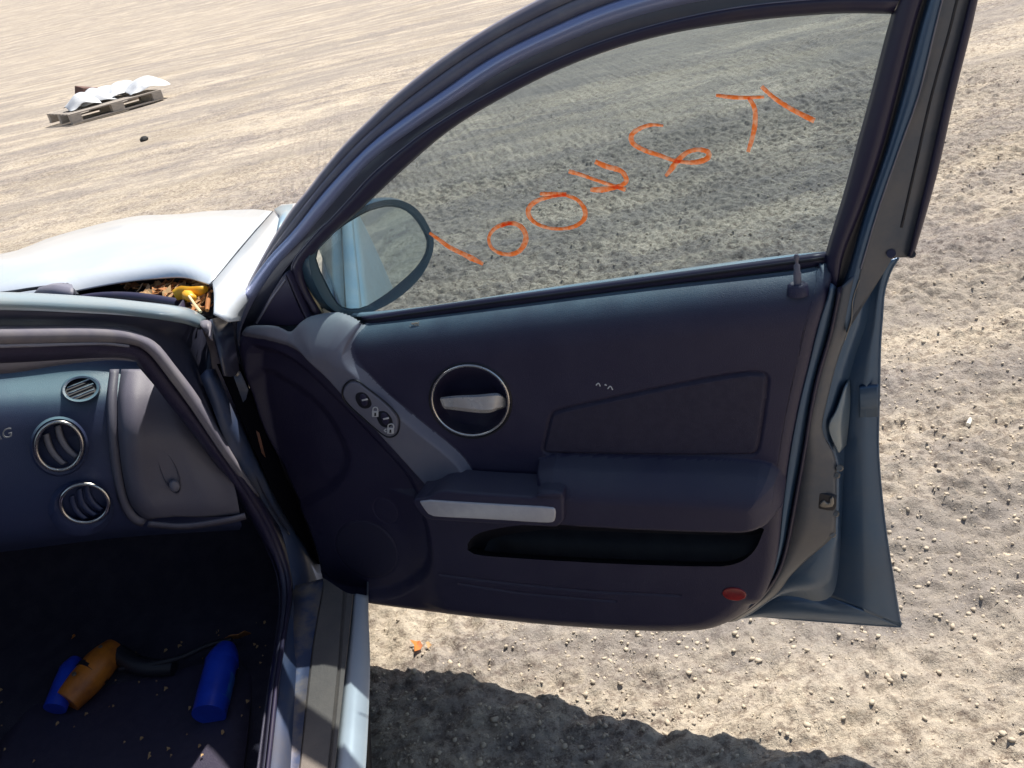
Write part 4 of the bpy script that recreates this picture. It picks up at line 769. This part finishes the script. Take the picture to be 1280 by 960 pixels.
# ---- rear edge of the shell below the belt
e0 = t_right[1:]+[(925, 766), (895, 779)]
e1 = [(1046, 360), (1045, 372), (1035, 420), (1020, 470), (1011, 515), (1004, 560), (990, 635), (980, 685), (970, 715), (952.5, 740), (935, 757), (905, 775)]
e1b = [(1052, 358), (1049, 375), (1039, 420), (1025, 470), (1015, 515), (1008, 560), (995, 635), (985, 685), (974, 717), (957, 742), (938, 760), (910, 777)]
e2 = [(1076, 336), (1070, 362), (1062, 405), (1047.5, 445), (1037.5, 482), (1026, 537), (1036, 556), (1044, 575), (1045, 610), (1044, 655), (1041, 670), (1007, 700), (987, 720), (970, 742), (942, 762), (918, 776)]
e3 = [(1092, 332), (1088, 365), (1082, 405), (1070, 440), (1060, 477), (1056, 520), (1055, 560), (1052.5, 622), (1050, 685), (1045, 730), (1037, 746), (1020, 751), (1000, 746), (972, 745), (945, 763), (920, 776)]
e4 = [(1123, 322), (1112.5, 340), (1105, 365), (1102.5, 395), (1100, 432), (1099, 480), (1098, 520), (1097.5, 560), (1101, 610), (1107.5, 667), (1116, 722), (1126, 783)]
bot = [(1126, 783), (1105, 782), (1020, 776), (927, 768), (905, 778)]
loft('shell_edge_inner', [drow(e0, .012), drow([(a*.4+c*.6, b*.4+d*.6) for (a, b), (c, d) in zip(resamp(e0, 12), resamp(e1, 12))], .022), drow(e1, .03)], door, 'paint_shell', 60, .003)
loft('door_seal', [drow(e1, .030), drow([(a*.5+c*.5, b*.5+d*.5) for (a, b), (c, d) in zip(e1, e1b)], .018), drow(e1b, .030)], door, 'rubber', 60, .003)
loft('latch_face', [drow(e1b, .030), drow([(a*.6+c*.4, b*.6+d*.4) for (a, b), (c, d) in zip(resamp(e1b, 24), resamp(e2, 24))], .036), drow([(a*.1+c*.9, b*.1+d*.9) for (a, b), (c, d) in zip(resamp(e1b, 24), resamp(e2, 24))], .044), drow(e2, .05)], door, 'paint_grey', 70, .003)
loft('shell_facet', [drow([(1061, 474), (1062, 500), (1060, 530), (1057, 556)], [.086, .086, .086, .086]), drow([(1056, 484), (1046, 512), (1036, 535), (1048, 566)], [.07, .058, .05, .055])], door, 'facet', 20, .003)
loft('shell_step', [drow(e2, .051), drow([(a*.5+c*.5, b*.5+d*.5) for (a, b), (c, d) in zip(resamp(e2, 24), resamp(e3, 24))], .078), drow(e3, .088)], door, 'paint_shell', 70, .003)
# outer flange
f4 = e4[:-1]+[(1121, 760), (1124, 775), (1126, 783), (1105, 782), (1020, 776), (960, 771), (930, 768)]
e3x = e3[:-1]
A1 = resamp(catmull(drow(e3x, .088)), 90); A4 = resamp(catmull(drow(f4[:11], .1)), 70)
B3 = resamp(catmull(drow(e3[:11], .088)), 70); B5 = resamp(catmull(drow([(a*.55+c*.45, b*.55+d*.45) for (a, b), (c, d) in zip(resamp(e3[:11], 24), resamp(e4, 24))], .094)), 70); B6 = resamp(catmull(drow([(a*.4+c*.6, b*.4+d*.6) for (a, b), (c, d) in zip(resamp(e3[:11], 24), resamp(e4, 24))], .088)), 70)
B7 = resamp(catmull(drow([(a*.25+c*.75, b*.25+d*.75) for (a, b), (c, d) in zip(resamp(e3[:11], 24), resamp(e4, 24))], .096)), 70); B4 = resamp(catmull(drow(e4, .098)), 70)
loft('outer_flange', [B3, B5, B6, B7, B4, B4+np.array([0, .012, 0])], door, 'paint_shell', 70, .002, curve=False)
# the lower corner web of the flange
loft('lower_flange', [drow([(1037, 746), (1034, 748), (1020, 751), (1000, 746), (972, 745), (945, 763), (925, 772)], .088), drow([(1082, 764), (1070, 766), (1040, 766), (1010, 763), (985, 762), (955, 767), (926, 773)], .093), drow([(1126, 783), (1105, 782), (1060, 779), (1020, 776), (980, 773), (950, 771), (927, 773)], .098), drow([(1126, 783), (1105, 782), (1060, 779), (1020, 776), (980, 773), (950, 771), (927, 773)], .11)], door, 'paint_shell', 40, .002)
tube('flange_lip', drow(f4, .099), .0022, door, 'paint_shell', 6, 120)
loft('flange_patch', [drow([(1074, 483), (1085, 481), (1098, 480)], .090), drow([(1074, 487), (1085, 485), (1098, 484)], .0875), drow([(1074, 521), (1085, 521), (1098, 520)], .089)], door, 'paint_shell', 12, .003)
# latch: opening, claw, bolts
lo_ = slab('latch_opening', pxpoly([(1019, 615), (1030, 616), (1046, 620), (1045, 635), (1040, 638), (1019, 634)], .04, 1), .037, .06, door, 'black', .001)
slab('latch_claw', pxpoly([(1024, 629), (1030, 624), (1033, 628), (1037, 628), (1037, 622), (1042, 620), (1043, 632), (1034, 634), (1025, 633)], .037, 1), .034, .045, door, 'metal', .002)
for x, y in ((1050, 585), (1046, 594), (1045, 642), (1041, 668)):
    tube('latch_bolt', [dp(x, y, .056), dp(x-1, y, .046)], [.006, .005], door, 'metal', 10, 3)
tube('edge_scratches', drow([(1074, 350), (1066, 375), (1064, 400), (1056, 425)], .0385), .0008, door, 'metal', 5, 20).name = 'edge_chip'
#---- exterior mirror (door coordinates)
mn = np.array([.865, -.495, .05]); mn /= np.linalg.norm(mn); MP = np.array([.20, .235, .98])
def mpx(x, y, off=0.):
    P = MP+mn*off; N = DD*mn[0]+DN*mn[1]+np.array([0, 0, mn[2]]); return toloc(hit(x, y, fromloc(P), N))
mg = [(435, 386), (454, 385), (479, 370), (498, 355), (516, 339), (527, 325), (533, 312), (533, 297), (519, 273), (504, 261), (487, 257.5), (470, 261), (454, 267), (429, 282), (408, 300), (394, 318), (400, 338), (407, 352), (415, 368), (424, 382)]
mo = [(438, 395), (458, 393), (488, 379), (508, 364), (524, 348), (536, 328), (542, 308), (540, 292), (526, 266), (508, 252), (488, 248.5), (468, 252), (448, 260), (420, 276), (396, 296), (384, 318), (388, 344), (395, 360), (405, 378), (420, 391)]
G1 = [mpx(x, y) for x, y in chaikin(mg, 1)]; G2 = [mpx(x, y, .004) for x, y in chaikin(mo, 1)]
n = len(G1); cm = np.mean(G1, 0)
def mir_mat():
    m = mat('mirror_glass', (.64, .73, .76), .02, 1.); return m
M['mirror'] = mir_mat()
vs = [tuple(p) for p in G1]+[tuple(p-mn*.004) for p in G1]
mgo = mesh('mirror_glass', vs, [tuple(range(n)), tuple(range(n, 2*n))[::-1]]+[(i, (i+1) % n, n+(i+1) % n, n+i) for i in range(n)], door, 'mirror', False); fixn(mgo)
rings = [[p-mn*.002 for p in G1], [p*.96+q*.04+mn*.006 for p, q in zip(G1, G1)], ]
rings = [[np.array(p)-mn*.003 for p in G1], [np.array(p)*.7+np.array(q)*.3+mn*.004 for p, q in zip(G1, G2)], [np.array(q)+mn*.003 for q in G2]]
for off, sc_ in ((-.02, 1.03), (-.05, 1.0), (-.08, .88), (-.10, .66), (-.11, .3)):
    rings.append([cm+(np.array(q)-cm)*sc_+mn*off for q in G2])
disc('mirror_housing', rings, door, 'housing')
a = np.array([.06, .10, .90]); loft('mirror_stalk', [[a+np.array([-.05, 0, -.03]), a+np.array([-.04, .05, -.02]), cm+np.array([-.12, .0, -.05])], [a+np.array([.0, 0, .03]), a+np.array([.0, .05, .03]), cm+np.array([-.11, .0, .0])], [a+np.array([.03, 0, -.03]), a+np.array([.03, .05, -.02]), cm+np.array([-.10, .0, -.05])]], door, 'frame', 12, .01)
#---- the orange marker strokes on the glass
WM = WG-.0005
def stroke(pts, wd, name='marker_stroke', closed=False, n=60): return ribbon(name, pts, [q*1.3 for q in wd], WM, 'mark', n=n, dep=.0006, jit=.22)
stroke([(537, 291), (548, 299), (562, 309), (580, 318), (592, 324), (604, 330)], [2.5, 3.6, 4, 4.2, 5.5, 3])
stroke([(640, 279), (630, 280), (618, 286), (611, 297), (614, 309), (624, 316), (638, 318), (650, 313), (657, 301), (656, 290), (648, 281), (636, 279), (626, 283)], [3.5, 4, 3.5, 3, 3, 3.5, 4, 5, 5, 4.5, 4, 3])
stroke([(675, 242), (690, 243), (708, 243)], [3, 5, 4])
stroke([(708, 243), (694, 245), (676, 249), (664, 256), (660, 266), (667, 277), (682, 284), (700, 286), (718, 283), (730, 274), (731, 262), (722, 250), (708, 244)], [3.5, 3, 4, 4.5, 4.5, 3.5, 3, 3, 3.5, 4.5, 4.5, 3.5, 3])
stroke([(711, 214), (728, 219), (742, 224), (760, 230), (782, 237)], [4, 3.5, 3, 3.5, 4])
stroke([(744, 202), (758, 208), (775, 213), (782, 221), (782, 228), (770, 234), (752, 237), (738, 237)], [4.5, 5, 5, 4.5, 4, 4.5, 5.5, 4])
stroke([(829, 157), (815, 156), (801, 160), (790, 168), (791, 179), (806, 188), (824, 194), (845, 201), (868, 203), (884, 198), (885, 190), (872, 187), (858, 191), (846, 202), (838, 213), (832, 220)], [2, 3.5, 4.2, 5, 4.5, 4, 4, 3.5, 3.5, 4.5, 5.5, 4.5, 4, 5, 5.5, 3], n=110)
stroke([(895, 119), (915, 121.5), (935, 122), (955, 121)], [3, 4, 3.5, 3])
stroke([(936, 122), (943, 135), (944, 152), (941, 170), (935, 190)], [4, 4.5, 4.8, 4.5, 3.5])
stroke([(952, 108), (966, 121), (982, 132), (998, 141), (1018, 151)], [4, 4.2, 4.5, 4.8, 5.5])
#====THINGS
# ------------------------------------------------------------------ things
# leaves and litter in the cowl
def leaf_mesh(name, s, seed):
    g = random.Random(seed); n = 7; vs = [(0, 0, 0)]; 
    for i in range(n):
        a = 2*math.pi*i/n; r = s*g.uniform(.55, 1.1)*(1.2 if i % 2 else .7); vs.append((r*math.cos(a)*1.3, r*math.sin(a)*.8, s*g.uniform(-.1, .35)))
    vs += [(v[0], v[1], v[2]-s*.06) for v in vs]; fs = [(0, 1+i, 1+(i+1) % n) for i in range(n)]+[(n+1, n+2+(i+1) % n, n+2+i) for i in range(n)]+[(1+i, n+2+i, n+2+(i+1) % n, 1+(i+1) % n) for i in range(n)]
    return vs, fs
allv = []; allf = []
for k in range(150):
    x = 255-abs(random.gauss(0, 1))*38; x = max(140, x); y = random.uniform(357, 372) if x < 225 else random.uniform(353, 390)
    if x > 225 and random.random() < .35: x = random.uniform(240, 262); y = random.uniform(360, 392)
    p = cz(x, y, .947); v, f = leaf_mesh('l', random.uniform(.006, .018), k); o = len(allv)
    a = random.uniform(0, 6.3); tl_ = random.uniform(-.7, .7)
    for q in v: allv.append((p[0]+q[0]*math.cos(a)-q[1]*math.sin(a), p[1]+q[0]*math.sin(a)+q[1]*math.cos(a), p[2]+q[2]+q[0]*tl_+.004))
    allf += [tuple(i+o for i in t_) for t_ in f]
lit = tag(mesh('leaf_litter', allv, allf, None, 'leaf', False), 'rusty brown dead leaves gathered in the cowl under the hood edge', 'leaves', kind='stuff')
lit.data.materials.append(M['leaf2'])
for p in lit.data.polygons: p.material_index = 1 if (p.index//28) % 3 == 0 else 0
yl = bpy.data.objects.new('broken_plastic_clip', None); COL.objects.link(yl)
tag(yl, 'broken bright yellow plastic clip lying among dead leaves in the cowl', 'clip')
tube('clip_body', [cz(219, 369, .968), cz(228, 366, .97), cz(240, 365, .97), cz(252, 363, .97), cz(259, 361, .968)], [.012, .016, .013, .011, .006], yl, 'yellow', 8, 20, flat=.6)
tube('clip_arm', [cz(233, 368, .968), cz(238, 372, .97), cz(243, 373, .966)], [.01, .013, .008], yl, 'yellow', 8, 12)
tag(tube('straw_stem', [cz(236, 370, .975), cz(243, 380, .975), cz(251, 390, .972)], .0028, None, 'straw', 6, 12), 'thin pale straw stem leaning across the cowl corner', 'stem')
tag(tube('twig', [cz(262, 366, .97), cz(260, 378, .96), cz(259, 388, .955)], [.004, .006, .004], None, 'leaf', 6, 12), 'short brown curled twig at the right end of the cowl', 'twig')
# pallet with white scrap far off
def gp(x, y): return cz(x, y, 0)
pc = gp(152, 141); pa = gp(92, 156); pb = gp(206, 124); dirv = (pb-pa); L_ = np.linalg.norm(dirv); ang = math.atan2(dirv[1], dirv[0])
pal = bpy.data.objects.new('pallet', None); COL.objects.link(pal); mid = (pa+pb)/2
away = np.array([-dirv[1], dirv[0]])/L_
if away@(mid[:2]-CAM[:2]) < 0: away = -away
pal.location = (mid[0], mid[1], .0); pal.rotation_euler = (0, 0, ang)
sg = 1 if (away[0]*-math.sin(ang)+away[1]*math.cos(ang)) > 0 else -1
tag(pal, 'pale weathered wooden pallet lying on the dirt beyond the hood', 'pallet')
L_ = min(L_, 2.2); dpt = L_*.8
for k in range(7): box('board', (-L_/2+L_*(k+.5)/7, sg*dpt/2, .145) if False else (0, sg*(dpt*(k+.5)/7), .15), (L_, dpt/7*.72, .02), pal, 'wood')
for k in range(3): box('bottom_board', (0, sg*(.05+k*(dpt-.1)/2), .015), (L_, .1, .02), pal, 'wood')
for k in range(3):
    for j in range(3): box('block', (-L_/2+.09+k*(L_-.18)/2, sg*(.07+j*(dpt-.14)/2), .0825), (.2 if k == 1 else .17, .12, .112), pal, 'wood')
sc_ = bpy.data.objects.new('scrap_heap', None); COL.objects.link(sc_); sc_.location = pal.location; sc_.rotation_euler = pal.rotation_euler
tag(sc_, 'crumpled white sheets and a brown panel piled on the pallet', 'scrap')
g = random.Random(4)
for k in range(5):
    cx_, cy_ = -L_*.25+L_*.17*k, sg*dpt*g.uniform(.3, .7); r1 = L_*g.uniform(.16, .24)
    rows = []
    for i in range(7):
        rows.append([(cx_+(i/6-.5)*2*r1, cy_+(j/6-.5)*1.6*r1, .19+.22*max(0, 1-((i/6-.5)**2+(j/6-.5)**2)*3.2)+g.uniform(-.035, .035)) for j in range(7)])
    o = loft('white_sheet', rows, sc_, 'whitejunk', 7, .01, curve=False); o.modifiers.new('u', 'SUBSURF').render_levels = 2
box('brown_panel', (-L_*.05, sg*dpt*.72, .30), (.4, .25, .22), sc_, 'brown', (.2, .3, .2), .01)
# dark stone and clods in the middle distance
def stone(px, py, r, m, label, cat='stone', name='stone'):
    p = gp(px, py); g2 = np.random.default_rng(int(px)); V = ico_v*(1+g2.uniform(-.25, .25, (12, 1)))*r*np.array([1.2, 1, .7])
    z = float(gheight(np.array([p[0]]), np.array([p[1]]))[0])
    o = mesh(name, V, ico_f.tolist(), None, m, False); o.location = (p[0], p[1], z+r*.35); md = o.modifiers.new('s', 'SUBSURF'); md.levels = 1; md.render_levels = 1
    return tag(o, label, cat)
stone(180, 173, .07, 'tyre', 'small dark stone alone on the pale track below the pallet')
stone(801, 763, .012, 'butt', 'small white stone on the ground just below the door bottom')
# cigarette butt and orange leaf on the dirt
p = gp(1211, 512); z = float(gheight(np.array([p[0]]), np.array([p[1]]))[0])+.012
q = gp(1214, 506); d_ = (q-p); d_ /= np.linalg.norm(d_)
tag(tube('cigarette_butt', [p+np.array([0, 0, z])-d_*.0, p+np.array([0, 0, z])+d_*.034], .0065, None, 'butt', 10, 6), 'off-white cigarette butt on the dirt right of the open door', 'cigarette butt')
for px, py, s, lab in ((522, 807, .022, 'larger orange-brown dry leaf on the dirt below the door'), (536, 804, .012, 'small orange leaf scrap beside the larger leaf')):
    v, f = leaf_mesh('x', s, int(px)); p = gp(px, py); o = mesh('dry_leaf', v, f, None, 'leaf2' if s < .02 else 'orange_p', False)
    o.location = (p[0], p[1], float(gheight(np.array([p[0]]), np.array([p[1]]))[0])+.012); tag(o, lab, 'leaf')
# tools on the footwell floor
def fl(x, y, z): return cz(x, y, z)
dr = bpy.data.objects.new('orange_tool', None); COL.objects.link(dr); tag(dr, 'orange and black tool body lying in the dark footwell', 'tool')
c = fl(128, 830, .26); dr.location = tuple(c)
tube('tool_body', [(-.08, .06, -.01), (-.03, .02, .0), (.0, -.0, .005), (.035, -.02, 0)], [.03, .036, .036, .030], dr, 'orange_p', 16, 20)
tube('tool_grip', [(.02, -.03, 0), (-.03, -.09, -.01), (-.05, -.16, -.02)], [.022, .02, .017], dr, 'black', 12, 16)
for (x, y, s, lab) in ((279, 824, 1., 'blue plastic bottle cap end lying by the door sill'), (90, 836, .7, 'blue plastic piece at the left of the orange tool')):
    bt = bpy.data.objects.new('blue_bottle', None); COL.objects.link(bt); tag(bt, lab, 'bottle'); c = fl(x, y, .27); bt.location = tuple(c)
    tube('bottle_body', [(-.13*s, .02, -.02), (-.02, .003, 0), (0, 0, 0)], [.034*s, .034*s, .033*s], bt, 'blue_p', 20, 12)
    tube('bottle_shoulder', [(0, 0, 0), (.018*s, -.004, .004), (.03*s, -.006, .006)], [.033*s, .028*s, .02*s], bt, 'blue_p', 20, 8)
tube('tool_collar', [(-.028, .021, 0), (-.018, .014, .001)], .0375, dr, 'black', 16, 4)
for a in (-.055, .012): tube('tool_screw', [(a, -a*.6, .034), (a, -a*.6, .0385)], .005, dr, 'metal', 8, 3)
for q_ in [o for o in COL.objects if o.name.startswith('blue_bottle')]:
    k_ = 1. if q_.name == 'blue_bottle' else .7
    tube('bottle_label', [(-.10*k_, .0155*k_, -.0155), (-.045*k_, .007*k_, -.006)], .0346*k_, q_, 'white' if k_ < 1 else 'blue_label', 20, 4)
    tube('bottle_ring', [(-.012*k_, .002, -.001), (-.006*k_, .001, 0)], .0352*k_, q_, 'blue_p', 20, 3)
mt = loft('floor_mat', [[(-.62, .26, .216), (-.3, .25, .216), (-.06, .27, .216), (.02, .34, .222)], [(-.62, .3, .222), (-.3, .29, .222), (-.05, .31, .222), (.05, .4, .226)], [(-.62, .75, .222), (-.3, .76, .222), (-.05, .74, .222), (.05, .68, .226)], [(-.62, .79, .216), (-.3, .8, .216), (-.04, .78, .216), (.04, .72, .222)]], car, 'trim_in', 30, .006)
litv = []; litf = []
g9 = random.Random(9)
for k in range(90):
    x, y = g9.uniform(-.35, .1), g9.uniform(.22, .85); v, f = leaf_mesh('c', g9.uniform(.002, .007), k+50); o_ = len(litv)
    litv += [(x+q[0], y+q[1], .232+q[2]) for q in v]; litf += [tuple(i_+o_ for i_ in t_) for t_ in f]
tag(mesh('crumbs', litv, litf, None, 'leaf2', False), 'dry leaf crumbs and grit scattered over the footwell floor', 'crumbs', kind='stuff')
v, f = leaf_mesh('x', .03, 5); o = mesh('dry_leaf', v, f, None, 'leaf', False); o.location = tuple(fl(296, 797, .26)); o.rotation_euler = (.5, .6, 1); tag(o, 'curled brown leaf in the footwell above the blue bottle', 'leaf')
v, f = leaf_mesh('x', .008, 6); o = mesh('dry_leaf', v, f, None, 'orange_p', False); o.location = tuple(fl(92, 796, .25)); tag(o, 'tiny orange scrap on the black footwell carpet', 'leaf')
for o in COL.objects:
    if o.name.startswith('dry_leaf'): o['group'] = 'loose dry leaves'
    if o.name.startswith('blue_bottle'): o['group'] = 'blue bottles in the footwell'
tag(tube('black_cable', [fl(150, 836, .25), fl(190, 830, .26), fl(225, 822, .26), fl(262, 806, .27), fl(290, 800, .27)], .006, None, 'black', 8, 40), 'black cable running across the footwell to the sill', 'cable')
